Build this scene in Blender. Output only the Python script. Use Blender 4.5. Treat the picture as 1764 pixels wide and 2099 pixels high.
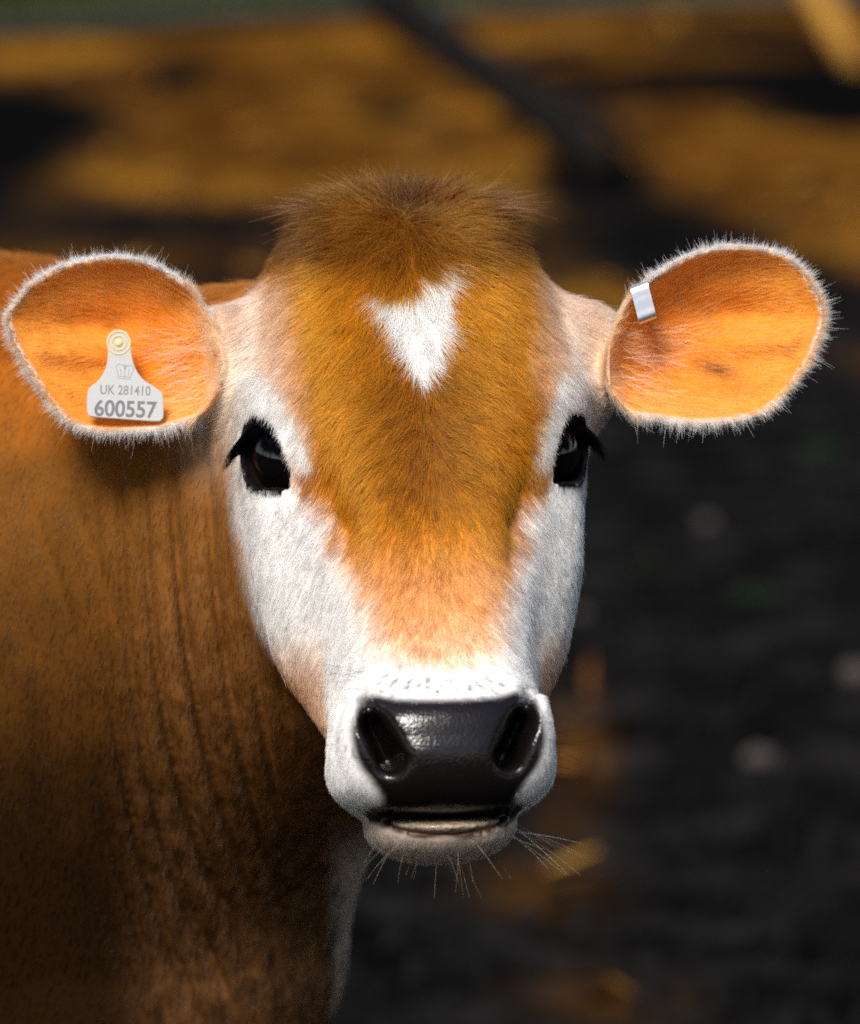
import bpy, math
import numpy as np
rng = np.random.default_rng(7)
HAIR = 1.0          # share of the full strand count
for o in list(bpy.data.objects): bpy.data.objects.remove(o)

# ------------------------------------------------------------------ camera, sky, sun, exposure
SC = bpy.context.scene
COL = SC.collection
PITCH, DIST, HEAD_H = math.radians(13), 2.5, 0.97
cam = bpy.data.cameras.new('camera'); camo = bpy.data.objects.new('camera', cam); COL.objects.link(camo)
camo.location = (0, -DIST*math.cos(PITCH), HEAD_H + DIST*math.sin(PITCH))
camo.rotation_euler = (math.pi/2 - PITCH, 0, 0)
cam.sensor_fit = 'VERTICAL'; cam.sensor_height = 36; cam.lens = 36*DIST/0.5489
cam.clip_end = 2000; cam.clip_start = 0.05
cam.dof.use_dof = True; cam.dof.focus_distance = DIST - 0.035; cam.dof.aperture_fstop = 5.6
cam.dof.aperture_blades = 0
SC.camera = camo
SUN_EL, SUN_AZ = math.radians(50), math.radians(-22)      # azimuth from the viewer's side, negative = to the left
world = bpy.data.worlds.new('World'); SC.world = world; world.use_nodes = True
wn = world.node_tree; wn.nodes.clear()
sky = wn.nodes.new('ShaderNodeTexSky'); sky.sky_type = 'NISHITA'; sky.sun_disc = False
sky.sun_elevation = SUN_EL; sky.sun_rotation = math.pi - SUN_AZ
sky.air_density = 1.0; sky.dust_density = 1.5
bg = wn.nodes.new('ShaderNodeBackground'); bg.inputs['Strength'].default_value = 0.10
wo = wn.nodes.new('ShaderNodeOutputWorld')
wn.links.new(sky.outputs[0], bg.inputs[0]); wn.links.new(bg.outputs[0], wo.inputs[0])
sun = bpy.data.lights.new('sun', 'SUN'); suno = bpy.data.objects.new('sun', sun); COL.objects.link(suno)
sun.energy = 3.3; sun.angle = math.radians(20); sun.color = (1.0, 0.95, 0.88)
# direction towards the sun: in front of the calf (behind the camera), to the left, high
sd = np.array([math.sin(SUN_AZ)*math.cos(SUN_EL), -math.cos(SUN_AZ)*math.cos(SUN_EL), math.sin(SUN_EL)])
from mathutils import Vector
suno.rotation_euler = Vector(tuple(sd)).to_track_quat('Z', 'Y').to_euler(); suno.location = (0, 0, 5)
SC.view_settings.view_transform = 'Standard'; SC.view_settings.look = 'None'
SC.view_settings.exposure = 0.6; SC.view_settings.gamma = 1.0; SC.view_settings.use_curve_mapping = False
SC.cycles.use_denoising = False; SC.cycles.use_adaptive_sampling = False
SC.cycles.max_bounces = 8; SC.cycles.diffuse_bounces = 5; SC.cycles.glossy_bounces = 4
SC.cycles.transmission_bounces = 8; SC.cycles.transparent_max_bounces = 8
SC.cycles.sample_clamp_indirect = 6.0
SC.cycles_curves.shape = 'RIBBONS'; SC.cycles_curves.subdivisions = 2

# ------------------------------------------------------------------ helpers
def s2l(c):
    c = np.asarray(c, float)/255.0
    return np.where(c <= 0.04045, c/12.92, ((c+0.055)/1.055)**2.4)
def sstep(a, b, x):
    t = np.clip((x-a)/(b-a), 0, 1); return t*t*(3-2*t)
def smin(a, b, k):
    h = np.clip(0.5+0.5*(b-a)/k, 0, 1); return b+(a-b)*h-k*h*(1-h)
def smax(a, b, k): return -smin(-a, -b, k)
_H = rng.random(1 << 16).astype(np.float32)
def vnoise(p, f, seed=0):                       # trilinear value noise, 0..1
    q = p*f; i = np.floor(q).astype(np.int64); t = q-i; t = t*t*(3-2*t)
    def h(dx, dy, dz):
        k = ((i[:, 0]+dx)*73856093) ^ ((i[:, 1]+dy)*19349663) ^ ((i[:, 2]+dz)*83492791) ^ (seed*2654435)
        k = (k ^ (k >> 13))*1274126177
        return _H[((k ^ (k >> 16)) & 0xffff)]
    x, y, z = t[:, 0], t[:, 1], t[:, 2]
    a = h(0,0,0)*(1-x)+h(1,0,0)*x; b = h(0,1,0)*(1-x)+h(1,1,0)*x
    c = h(0,0,1)*(1-x)+h(1,0,1)*x; d = h(0,1,1)*(1-x)+h(1,1,1)*x
    return (a*(1-y)+b*y)*(1-z)+(c*(1-y)+d*y)*z
def fbm(p, f, o=3, seed=0):
    s = 0; w = 0.5; tot = 0
    for k in range(o): s = s+w*vnoise(p, f*2**k, seed+k); tot += w; w *= 0.5
    return s/tot
def catmull(P, n=24, closed=False):
    P = np.asarray(P, float); out = []
    N = len(P); R = range(N if closed else N-1)
    for i in R:
        if closed: a, b, c, d = P[(i-1) % N], P[i], P[(i+1) % N], P[(i+2) % N]
        else:
            b, c = P[i], P[i+1]; a = P[i-1] if i else 2*b-c; d = P[i+2] if i+2 < N else 2*c-b
        for t in np.linspace(0, 1, n, endpoint=False):
            out.append(0.5*((2*b)+(c-a)*t+(2*a-5*b+4*c-d)*t*t+(3*b-a-3*c+d)*t**3))
    if not closed: out.append(P[-1])
    return np.array(out)
def poly_sd(P, X, Y):                           # signed distance to a closed polygon, negative inside
    d = np.full(X.shape, 1e9); ins = np.zeros(X.shape, bool); N = len(P)
    for i in range(N):
        a, b = P[i], P[(i+1) % N]; e = b-a; L = e@e+1e-12
        t = np.clip(((X-a[0])*e[0]+(Y-a[1])*e[1])/L, 0, 1)
        d = np.minimum(d, (X-a[0]-t*e[0])**2+(Y-a[1]-t*e[1])**2)
        c = ((a[1] > Y) != (b[1] > Y))
        if abs(e[1]) > 1e-12: ins ^= c & (X < a[0]+(Y-a[1])*e[0]/e[1])
    d = np.sqrt(d); return np.where(ins, -d, d)
class Field2D:                                  # sampled signed distance of an outline
    def __init__(s, P, step, pad):
        P = np.asarray(P, float); s.lo = P.min(0)-pad; s.st = step
        n = np.ceil((P.max(0)+pad-s.lo)/step).astype(int)+1; s.n = n
        gx, gy = np.meshgrid(s.lo[0]+np.arange(n[0])*step, s.lo[1]+np.arange(n[1])*step, indexing='ij')
        s.g = poly_sd(P, gx, gy)
    def __call__(s, x, y):
        a = np.clip((x-s.lo[0])/s.st, 0, s.n[0]-1.001); b = np.clip((y-s.lo[1])/s.st, 0, s.n[1]-1.001)
        i = a.astype(int); j = b.astype(int); u = a-i; v = b-j; g = s.g
        return (g[i,j]*(1-u)+g[i+1,j]*u)*(1-v)+(g[i,j+1]*(1-u)+g[i+1,j+1]*u)*v
def new_obj(name, data, parent=None, mat=None):
    o = bpy.data.objects.new(name, data); COL.objects.link(o)
    if parent is not None: o.parent = parent
    if mat is not None: data.materials.append(mat)
    return o
def mesh_obj(name, v, f, parent=None, mat=None, smooth=True):
    me = bpy.data.meshes.new(name); me.from_pydata([tuple(map(float, a)) for a in v], [], f); me.update()
    if smooth: me.polygons.foreach_set('use_smooth', [True]*len(me.polygons))
    return new_obj(name, me, parent, mat)
def tag(o, label, cat, group=None, kind=None):
    o['label'] = label; o['category'] = cat
    if group: o['group'] = group
    if kind: o['kind'] = kind
class NT:                                       # small node-tree helper
    def __init__(s, name):
        s.m = bpy.data.materials.new(name); s.m.use_nodes = True; s.t = s.m.node_tree; s.t.nodes.clear()
        s.out = s.t.nodes.new('ShaderNodeOutputMaterial')
    def n(s, ty, ins=None, **kw):
        x = s.t.nodes.new(ty)
        for k, v in kw.items(): setattr(x, k, v)
        for k, v in (ins or {}).items():
            if isinstance(v, bpy.types.NodeSocket): s.t.links.new(v, x.inputs[k])
            else: x.inputs[k].default_value = v
        return x
    def surf(s, o): s.t.links.new(o, s.out.inputs['Surface']); return s.m
def simple_mat(name, col, rough=0.6, spec=0.4, metal=0.0, bump=None, var=0.0, scale=60, coat=0.0):
    t = NT(name); tc = t.n('ShaderNodeTexCoord')
    nz = t.n('ShaderNodeTexNoise', {'Vector': tc.outputs['Object'], 'Scale': scale, 'Detail': 5})
    m = t.n('ShaderNodeMix', data_type='RGBA')
    m.inputs[6].default_value = tuple(c*(1-var) for c in col)+(1,); m.inputs[7].default_value = tuple(min(1, c*(1+var)) for c in col)+(1,)
    t.t.links.new(nz.outputs['Fac'], m.inputs[0])
    b = t.n('ShaderNodeBsdfPrincipled', {'Base Color': m.outputs[2], 'Roughness': rough, 'Specular IOR Level': spec, 'Metallic': metal, 'Coat Weight': coat})
    if bump:
        bp = t.n('ShaderNodeBump', {'Height': nz.outputs['Fac'], 'Strength': bump, 'Distance': 0.01}); t.t.links.new(bp.outputs[0], b.inputs['Normal'])
    return t.surf(b.outputs[0])

# view frame V (millimetres): x right, y away from the photographer, z up the face; origin = head centre
cP, sP = math.cos(PITCH), math.sin(PITCH)
def v2w(p):
    p = np.asarray(p, float)/1000
    return np.stack([p[..., 0], p[..., 1]*cP+p[..., 2]*sP, -p[..., 1]*sP+p[..., 2]*cP+HEAD_H], -1)
def vdir2w(p):
    p = np.asarray(p, float)
    return np.stack([p[..., 0], p[..., 1]*cP+p[..., 2]*sP, -p[..., 1]*sP+p[..., 2]*cP], -1)
def w2v(p):
    p = np.asarray(p, float); z = p[..., 2]-HEAD_H*1000
    return np.stack([p[..., 0], p[..., 1]*cP-z*sP, p[..., 1]*sP+z*cP], -1)
K = 3.824                                        # design units per millimetre on the face plane
def u2v(u, w, y): k = (2500+y)/2500; return np.array([(u-882)/K*k, y, (1049.5-w)/K*k])

# ------------------------------------------------------------------ the calf: implicit body
YAW, ROLL = math.radians(5.5), math.radians(1.2)
cy, sy, cr, sr = math.cos(YAW), math.sin(YAW), math.cos(ROLL), math.sin(ROLL)
RH = np.array([[cr,0,-sr],[0,1,0],[sr,0,cr]]) @ np.array([[cy,-sy,0],[sy,cy,0],[0,0,1]])
TH = np.array([(857-882)/K, 0, (1049.5-935)/K])
TAPER = np.array([1.0, 0.0, 1.0])
def v2h(p):
    h = (p-TH) @ RH; t = 1+0.00042*np.clip(-h[..., 1:2], -40, 220); return h*(1+(t-1)*TAPER)
def h2v(p):
    p = np.asarray(p, float); t = 1+0.00042*np.clip(-p[..., 1:2], -40, 220); return (p/(1+(t-1)*TAPER)) @ RH.T+TH
def hdir2v(p): return np.asarray(p, float) @ RH.T

TILT = math.radians(30); sT, cT = math.sin(TILT), math.cos(TILT)
SECT = [  # station along the skull axis, half outline (half width, height) from brow to throat
 (-165, [(0,20),(25,14),(42,-6),(50,-35),(42,-70),(0,-88)]),
 (-130, [(0,42),(35,37),(57,19),(69,-10),(70,-50),(52,-86),(0,-102)]),
 (-98,  [(0,50),(39,46),(63,32),(76,6),(80,-30),(72,-75),(42,-106),(0,-114)]),
 (-50,  [(0,54),(40,50),(65,35),(81,10),(88,-20),(80,-65),(52,-106),(0,-117)]),
 (0,    [(0,53),(36,49),(60,34),(80,10),(90,-18),(86,-58),(62,-102),(30,-120),(0,-122)]),
 (50,   [(0,46),(28,43),(48,30),(68,4),(86,-24),(86,-60),(62,-102),(26,-116),(0,-117)]),
 (95,   [(0,40),(27,37),(45,22),(59,-2),(74,-32),(77,-60),(57,-94),(25,-106),(0,-107)]),
 (130,  [(0,41),(28,38),(44,22),(52,0),(60,-30),(61,-52),(47,-78),(22,-88),(0,-89)]),
 (165,  [(0,47),(30,44),(45,28),(52,8),(53,-18),(49,-42),(34,-60),(0,-68)]),
 (200,  [(0,48),(30,44),(46,26),(52,5),(50,-18),(42,-36),(28,-48),(0,-52)]),
 (225,  [(0,36),(28,32),(42,16),(46,0),(44,-18),(34,-36),(0,-44)]),
]
QC = -28.0
th_g = np.linspace(0, math.pi, 73)
rows = []
for s_, pts in SECT:
    c = catmull(pts, 40); th = np.arctan2(np.maximum(c[:, 0], 0), c[:, 1]-QC); r = np.hypot(c[:, 0], c[:, 1]-QC)
    o = np.argsort(th); rows.append(np.interp(th_g, th[o], r[o]))
rows = np.array(rows); s_k = np.array([a for a, _ in SECT], float)
s_g = np.arange(-190, 240.1, 2.5)
RT = np.stack([np.interp(s_g, s_k, rows[:, j]) for j in range(len(th_g))], 1)
ker = np.exp(-0.5*(np.arange(-12, 13)*2.5/9.0)**2); ker /= ker.sum()
pad = np.pad(RT, ((12, 12), (0, 0)), mode='edge')
RT = sum(ker[k]*pad[k:k+len(s_g)] for k in range(25))
def loft(h):
    s = -h[:, 1]*sT-h[:, 2]*cT; q = -h[:, 1]*cT+h[:, 2]*sT
    ax = np.abs(h[:, 0]); th = np.arctan2(ax, q-QC); r = np.hypot(ax, q-QC)
    a = np.clip((s-s_g[0])/2.5, 0, len(s_g)-1.001); b = np.clip(th/math.pi*72, 0, 71.999)
    i = a.astype(int); j = b.astype(int); u = a-i; v = b-j
    R = (RT[i,j]*(1-u)+RT[i+1,j]*u)*(1-v)+(RT[i,j+1]*(1-u)+RT[i+1,j+1]*u)*v
    e = np.maximum((s-188)/34, 0)+np.maximum((-128-s)/44, 0)
    f = np.sqrt(np.maximum(1-e*e, 0.0))
    over = np.maximum(e-1, 0)*40
    return (r-R*f)*0.85+over
def ell(h, c, r, p=2.0):
    q = np.abs(h-np.asarray(c, float))/np.asarray(r, float)
    if p == 2.0: k = np.sqrt((q**2).sum(1))
    else: k = ((q**p).sum(1))**(1/p)
    return (k-1)*min(r)
def cone(p, a, b, ra, rb, sc=None):
    a = np.asarray(a, float); b = np.asarray(b, float)
    if sc is not None: sc = np.asarray(sc, float); p = p/sc; a = a/sc; b = b/sc
    e = b-a; t = np.clip(((p-a)@e)/(e@e), 0, 1)
    return np.sqrt((((p-a)-t[:, None]*e)**2).sum(1))-(ra+(rb-ra)*t)

EYE_C = np.array([67.5, 12.0, 1.0]); EYE_R = 21.0
EYE_D = np.array([0.68, -0.73, 0.06]); EYE_D /= np.linalg.norm(EYE_D)
EYE_U = np.array([-0.73, -0.68, 0.0]); EYE_U /= np.linalg.norm(EYE_U)       # towards the nose
EYE_V = np.cross(EYE_U, EYE_D); EYE_V *= np.sign(EYE_V[2])
EYE_P = catmull([(20.0,-18.0),(15.5,-6),(10.5,5),(4,12),(-5,15.5),(-13.5,13),(-18.5,4),(-18.5,-6),(-14,-14),(-4,-17.5),(8,-17.8)], 8, True)
EYE_F = Field2D(EYE_P, 0.5, 25)
NOST = [((45,-134,-129),(40,-142,-146),3.2,5.0), ((40,-142,-146),(31,-142,-164),5.0,6.6)]
def sd_head(h):
    a = h.copy(); a[:, 0] = np.abs(a[:, 0])
    d = loft(h)
    # brow ridge over the eye, cheek bone below it, hollow from the inner corner down
    d = smin(d, ell(a, (60, 18, 30), (26, 26, 22)), 22)
    d = smin(d, ell(a, EYE_C, (EYE_R+3.6,)*3), 9)
    for c, rad, am in (((46,-34,-20),14,5.5), ((45,-48,-38),12,6.0), ((44,-60,-55),11,3.0), ((50,-40,-95),18,2.0), ((0,-58,-35),30,1.5)):
        d = d+am*np.exp(-((a-np.asarray(c, float))**2).sum(1)/(rad*rad))
    # muzzle
    m = h.copy(); zz = m[:, 2]+160
    m[:, 0] = m[:, 0]/(1-0.0033*zz); m[:, 1] = m[:, 1]-0.16*zz*np.where(zz > 0, 1.35, -0.45)
    mz = ell(m, (0,-100,-160), (58.5, 49, 36.5), 2.7)
    d = smin(d, mz, 16)
    # dished pad between the nostrils, wings outside them
    d = smin(d, ell(a, (45,-126,-150), (12, 16, 24)), 7)
    low = ell(h, (0,-80,-195), (41, 48, 25), 2.3)
    d = smin(d, low, 3.0)
    hm = h.copy(); hm[:, 2] = hm[:, 2]-0.0042*hm[:, 0]**2
    d = smax(d, -ell(hm, (0,-128,-199.0), (38, 34, 5.6)), 2.5)
    for p0, p1, r0, r1 in NOST:
        p0 = np.array(p0, float); p1 = np.array(p1, float)
        q = a.copy(); q[:, 1] = np.where(q[:, 1] > p0[1], p0[1]+(q[:, 1]-p0[1])*0.2, q[:, 1])
        d = smax(d, -cone(q, p0, p1, r0, r1), 7)
    # eye opening
    e = a-EYE_C; al = e@EYE_D; u = e@EYE_U; v = e@EYE_V
    cut = np.maximum(EYE_F(u, v), -(al-2))
    return smax(d, -cut, 1.6)

EARL = [(440,690),(415,634),(385,592),(310,545),(235,532),(150,543),(82,578),(38,622),(22,656),(36,708),(66,762),(106,822),(150,864),(210,882),(290,880),(345,872),(402,852),(440,805),(452,748)]
EARR = [(1262,680),(1280,636),(1306,602),(1340,573),(1400,535),(1470,513),(1550,513),(1616,535),(1657,580),(1683,638),(1676,690),(1652,743),(1613,796),(1572,836),(1508,858),(1440,864),(1352,856),(1292,840),(1254,795),(1246,740)]
def ear_field(P):
    c = catmull(P, 6, True); c = np.array([u2v(a, b, 25.0)[[0, 2]] for a, b in c]); m = c.mean(0); return Field2D(m+(c-m)*1.025, 1.0, 30)
EF = [ear_field(EARL), ear_field(EARR)]
ROOTX = [u2v(455, 700, 25)[0], u2v(1235, 700, 25)[0]]
TIPX = [u2v(20, 700, 25)[0], u2v(1695, 700, 25)[0]]
EZ = [u2v(0, 712, 25)[2], u2v(0, 690, 25)[2]]
def ear_surf(k, x, z):
    e = np.maximum(-EF[k](x, z), 0)
    t = np.clip((x-ROOTX[k])/(TIPX[k]-ROOTX[k]), -0.3, 1)
    dep = 15+21*np.clip(1-t, 0, 1.2)
    y = 18+6*t + dep*(1-np.exp(-e/13.0))
    zz = z-EZ[k]
    # fold ridges in the shell and the pocket above them
    y = y-6.0*np.exp(-((zz+3-6*(t-.6))/7)**2)*sstep(0.35, 0.75, t)*sstep(4, 14, e)
    y = y-4.0*np.exp(-((zz+24)/8)**2)*sstep(0.3, 0.6, t)*sstep(4, 14, e)
    y = y+8.0*np.exp(-((zz-12)/11)**2-((t-0.6)/0.2)**2)
    return y, e, dep/13.0*np.exp(-e/13.0), t
def sd_ear(p, k):
    x, z = p[:, 0], p[:, 2]; y, e, g, t = ear_surf(k, x, z)
    d2 = EF[k](x, z); th = 3.2*np.sqrt(1+g*g)
    return smax(d2, (np.abs(p[:, 1]-y-1.0)-th)/np.sqrt(1+g*g), 2.0)

def W(*a): return w2v(np.array(a, float))
LEGS = [(-250, 235, 1), (-285, 420, 1), (-1105, 420, 0), (-1130, 610, 0)]
def sd_body(p, far):
    d = cone(p, W(-215,272,845), h2v((0,92,12)), 196, 96)
    d = smin(d, cone(p, W(-211,270,650), W(-209,290,830), 162, 192), 60)
    d = smin(d, cone(p, h2v((0,60,-60)), W(-150,240,790), 62, 120), 50)          # throat
    w = np.exp(-((p[:, 0]+225)/60)**2)
    if far:
        d = smin(d, cone(p, W(-320,330,800), W(-760,430,765), 244, 262), 70)
        d = smin(d, cone(p, W(-760,430,765), W(-1120,515,810), 262, 222), 60)
        for x, y, fr in LEGS:
            if fr:
                j = [((x,y,640),92),((x+15,y,470),56),((x+10,y,320),43),((x+5,y,120),28),((x+12,y,55),36),((x+22,y,18),44)]
            else:
                j = [((x,y,720),130),((x+55,y,560),88),((x-45,y,400),46),((x-20,y,120),30),((x-10,y,55),36),((x+2,y,18),44)]
            for (a, ra), (b, rb) in zip(j[:-1], j[1:]):
                d = smin(d, cone(p, W(*a), W(*b), ra, rb), 22)
        t = [((-1310,560,900),34),((-1345,570,760),22),((-1345,570,520),16),((-1340,570,380),30),((-1340,570,300),12)]
        for (a, ra), (b, rb) in zip(t[:-1], t[1:]): d = smin(d, cone(p, W(*a), W(*b), ra, rb), 25)
    # folds of loose skin down the neck
    px = 882+p[:, 0]*K*0.9; py = 1049.5-p[:, 2]*K*0.9
    c = 400+0.00017*np.maximum(py-950, 0)**2
    ph = (px-c)/57+0.12*np.sin(py/240.0)+0.18*np.sin(px/47.0)
    wt = sstep(210, 330, px)*(1-sstep(520, 640, px))*sstep(820, 1100, py)*(1-sstep(1850, 2150, py))
    d = d+wt*7.0*(0.75+0.25*np.sin(px/33.0+1.0))*(0.5+0.5*np.cos(2*math.pi*ph))**3
    ph2 = (px+40-0.16*(py-1000))/88+0.3*np.sin(py/120.0)
    wt2 = sstep(60, 160, px)*(1-sstep(280, 380, px))*sstep(800, 1000, py)*(1-sstep(1500, 1900, py))
    d = d+wt2*1.5*(1-np.abs(np.sin(math.pi*ph2)))**2
    return d
def sdf(p, parts=False):
    h = v2h(p); n = len(p)
    far = bool((p[:, 0] < -230).any() or (p[:, 2] < -330).any())
    db = sd_body(p, far)
    dh = np.full(n, 1e3); m = (np.abs(h) < np.array([150, 230, 290])).all(1)
    if m.any(): dh[m] = sd_head(h[m])
    d = smin(dh, db, 16+18*sstep(-10, 60, h[:, 1]))
    de = np.full(n, 1e3)
    for k in (0, 1):
        mm = (np.abs(p[:, 0]-(ROOTX[k]+TIPX[k])/2) < 95) & (np.abs(p[:, 2]-EZ[k]) < 90) & (p[:, 1] > -20) & (p[:, 1] < 110)
        if mm.any():
            q = p[mm]; e = sd_ear(q, k); s = -1 if k == 0 else 1
            st = ell(v2h(q), (s*95, 50, 50), (23, 22, 31))
            dd = smin(d[mm], st, 22)
            ys, es, gs, ts = ear_surf(k, q[:, 0], q[:, 2]); th_ = 2.6*np.sqrt(1+gs*gs)
            cv_ = np.maximum(EF[k](q[:, 0], q[:, 2])+1.5, (q[:, 1]-(ys-1.2-th_))/np.sqrt(1+gs*gs)); dd = smin(dd, e, 11); dd = smax(dd, -cv_, 3.0); d[mm] = dd; de[mm] = e
    return (d, dh, db, de) if parts else d

def axis(lo, flo, fhi, hi, fine, grow=1.13, cmax=16):
    a = list(np.arange(flo, fhi+fine/2, fine)); s = fine
    while a[-1] < hi: s = min(s*grow, cmax); a.append(a[-1]+s)
    s = fine
    while a[0] > lo: s = min(s*grow, cmax); a.insert(0, a[0]-s)
    return np.array(a)
FINE = 2.3
ax = axis(-1450, -232, 222, 240, FINE); ay = axis(-185, -172, 75, 960, FINE, 1.035, 13); az = axis(-1080, -215, 190, 330, FINE, 1.07, 14)
B = 12
def padded(a):
    n = (-len(a)) % B; return np.concatenate([a, a[-1]+np.arange(1, n+1)*(a[-1]-a[-2])])
ax, ay, az = padded(ax), padded(ay), padded(az)
nx, ny, nz = len(ax)//B, len(ay)//B, len(az)//B
F = np.full((len(ax), len(ay), len(az)), 50.0, np.float32)
mid = lambda a, n: np.array([(a[i*B]+a[i*B+B-1])/2 for i in range(n)])
half = lambda a, n: np.array([(a[min(i*B+B, len(a)-1)]-a[i*B])/2+1 for i in range(n)])
mx_, my_, mz_ = mid(ax, nx), mid(ay, ny), mid(az, nz); hx_, hy_, hz_ = half(ax, nx), half(ay, ny), half(az, nz)
cen = np.stack(np.meshgrid(mx_, my_, mz_, indexing='ij'), -1).reshape(-1, 3)
rad = np.sqrt(sum(g**2 for g in np.meshgrid(hx_, hy_, hz_, indexing='ij'))).reshape(-1)
cd = sdf(cen)
act = np.abs(cd) < rad*1.6+8
idx = np.argwhere(act)[:, 0]
F6 = F.reshape(nx, B, ny, B, nz, B)
F6[:] = np.sign(cd).reshape(nx, 1, ny, 1, nz, 1)*50
for c0 in range(0, len(idx), 128):
    ii = idx[c0:c0+128]; bi = ii//(ny*nz); bj = (ii//nz) % ny; bk = ii % nz
    r = np.arange(B)
    X = ax[bi[:, None]*B+r]; Y = ay[bj[:, None]*B+r]; Z = az[bk[:, None]*B+r]
    P = np.empty((len(ii), B, B, B, 3)); P[..., 0] = X[:, :, None, None]; P[..., 1] = Y[:, None, :, None]; P[..., 2] = Z[:, None, None, :]
    v = sdf(P.reshape(-1, 3)).reshape(len(ii), B, B, B)
    for n in range(len(ii)): F6[bi[n], :, bj[n], :, bk[n], :] = v[n]
F = F6.reshape(len(ax), len(ay), len(az))
def surface_nets(F, ax, ay, az):
    S = F < 0
    nx, ny, nz = F.shape
    cnt = np.zeros((nx-1, ny-1, nz-1), np.int8)
    for i in (0, 1):
        for j in (0, 1):
            for k in (0, 1): cnt += S[i:nx-1+i, j:ny-1+j, k:nz-1+k]
    cells = np.argwhere((cnt > 0) & (cnt < 8))
    vid = np.full(cnt.shape, -1, np.int32); vid[tuple(cells.T)] = np.arange(len(cells))
    acc = np.zeros((len(cells), 3)); num = np.zeros(len(cells)); A = (ax, ay, az)
    cs = [(i, j, k) for i in (0, 1) for j in (0, 1) for k in (0, 1)]
    for a in cs:
        for d in range(3):
            if a[d]: continue
            b = list(a); b[d] = 1
            ia = cells+np.array(a); ib = cells+np.array(b)
            fa = F[tuple(ia.T)]; fb = F[tuple(ib.T)]; m = (fa < 0) != (fb < 0)
            t = fa[m]/(fa[m]-fb[m])
            for q in range(3):
                pa = A[q][ia[m, q]]; pb = A[q][ib[m, q]]; acc[m, q] += pa+(pb-pa)*t
            num[m] += 1
    V = acc/num[:, None]; quads = []
    for d in range(3):
        u, w = (d+1) % 3, (d+2) % 3
        sl0 = [slice(None)]*3; sl1 = [slice(None)]*3; sl0[d] = slice(0, -1); sl1[d] = slice(1, None)
        e = np.argwhere(S[tuple(sl0)] != S[tuple(sl1)])
        e = e[(e[:, u] > 0) & (e[:, w] > 0) & (e[:, u] < F.shape[u]-1) & (e[:, w] < F.shape[w]-1)]
        du = np.zeros(3, int); dw = np.zeros(3, int); du[u] = 1; dw[w] = 1
        q = np.stack([vid[tuple((e-du-dw).T)], vid[tuple((e-dw).T)], vid[tuple(e.T)], vid[tuple((e-du).T)]], 1)
        fl = ~S[tuple(e.T)]; q[fl] = q[fl][:, ::-1]; quads.append(q)
    Q = np.concatenate(quads); return V, Q[(Q >= 0).all(1)]
VV, QQ = surface_nets(F, ax, ay, az)
del F, F6
def grad(p, h=0.6):
    g = np.empty_like(p)
    for k in range(3):
        e = np.zeros(3); e[k] = h; g[:, k] = (sdf(p+e)-sdf(p-e))/(2*h)
    return g
for _ in range(2):
    g = grad(VV); gm = (g**2).sum(1); dd = sdf(VV)
    VV = VV-np.clip(dd/np.maximum(gm, 0.15), -2.0, 2.0)[:, None]*g
NN = grad(VV); NN /= np.linalg.norm(NN, axis=1, keepdims=True)+1e-9
print('calf surface', len(VV), len(QQ))

# ------------------------------------------------------------------ coat colour (markings fixed to the animal, shade painted in low on the body)
MARK = Field2D(catmull([(-110,592),(-72,604),(-20,604),(18,578),(48,556),(78,537),(91,570),(84,622),(64,690),(46,745),(22,772),(2,797),(-18,772),(-44,712),(-70,672),(-96,628)], 6, True), 3, 60)
NOSE = Field2D(catmull([(-158,1432),(-100,1442),(0,1446),(100,1442),(158,1430),(183,1455),(194,1515),(182,1572),(154,1612),(134,1645),(128,1685),(70,1694),(0,1696),(-70,1694),(-128,1685),(-134,1645),(-154,1608),(-184,1566),(-197,1502),(-183,1455)], 6, True), 3, 90)
C = {k: s2l(v) for k, v in dict(body=(112,69,22), back=(158,88,22), fore=(206,132,24), dark=(132,74,14), poll=(78,38,10), whorl=(50,32,18), low_shade=(19,11,5), cream=(236,212,190), white=(243,240,236),
     valley=(176,108,30), peach=(232,172,116), peach2=(244,214,186), cheek=(216,166,122), nose=(20,15,15), lip=(60,38,30), chin=(206,186,166),
     ear=(250,166,68), earin=(248,140,26), earback=(214,158,104), stalk=(244,216,186), black=(12,10,14), spot=(110,58,20), folds=(150,100,58)).items()}
def mix(c, k, w): return c*(1-w[:, None])+C[k]*w[:, None]
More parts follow.
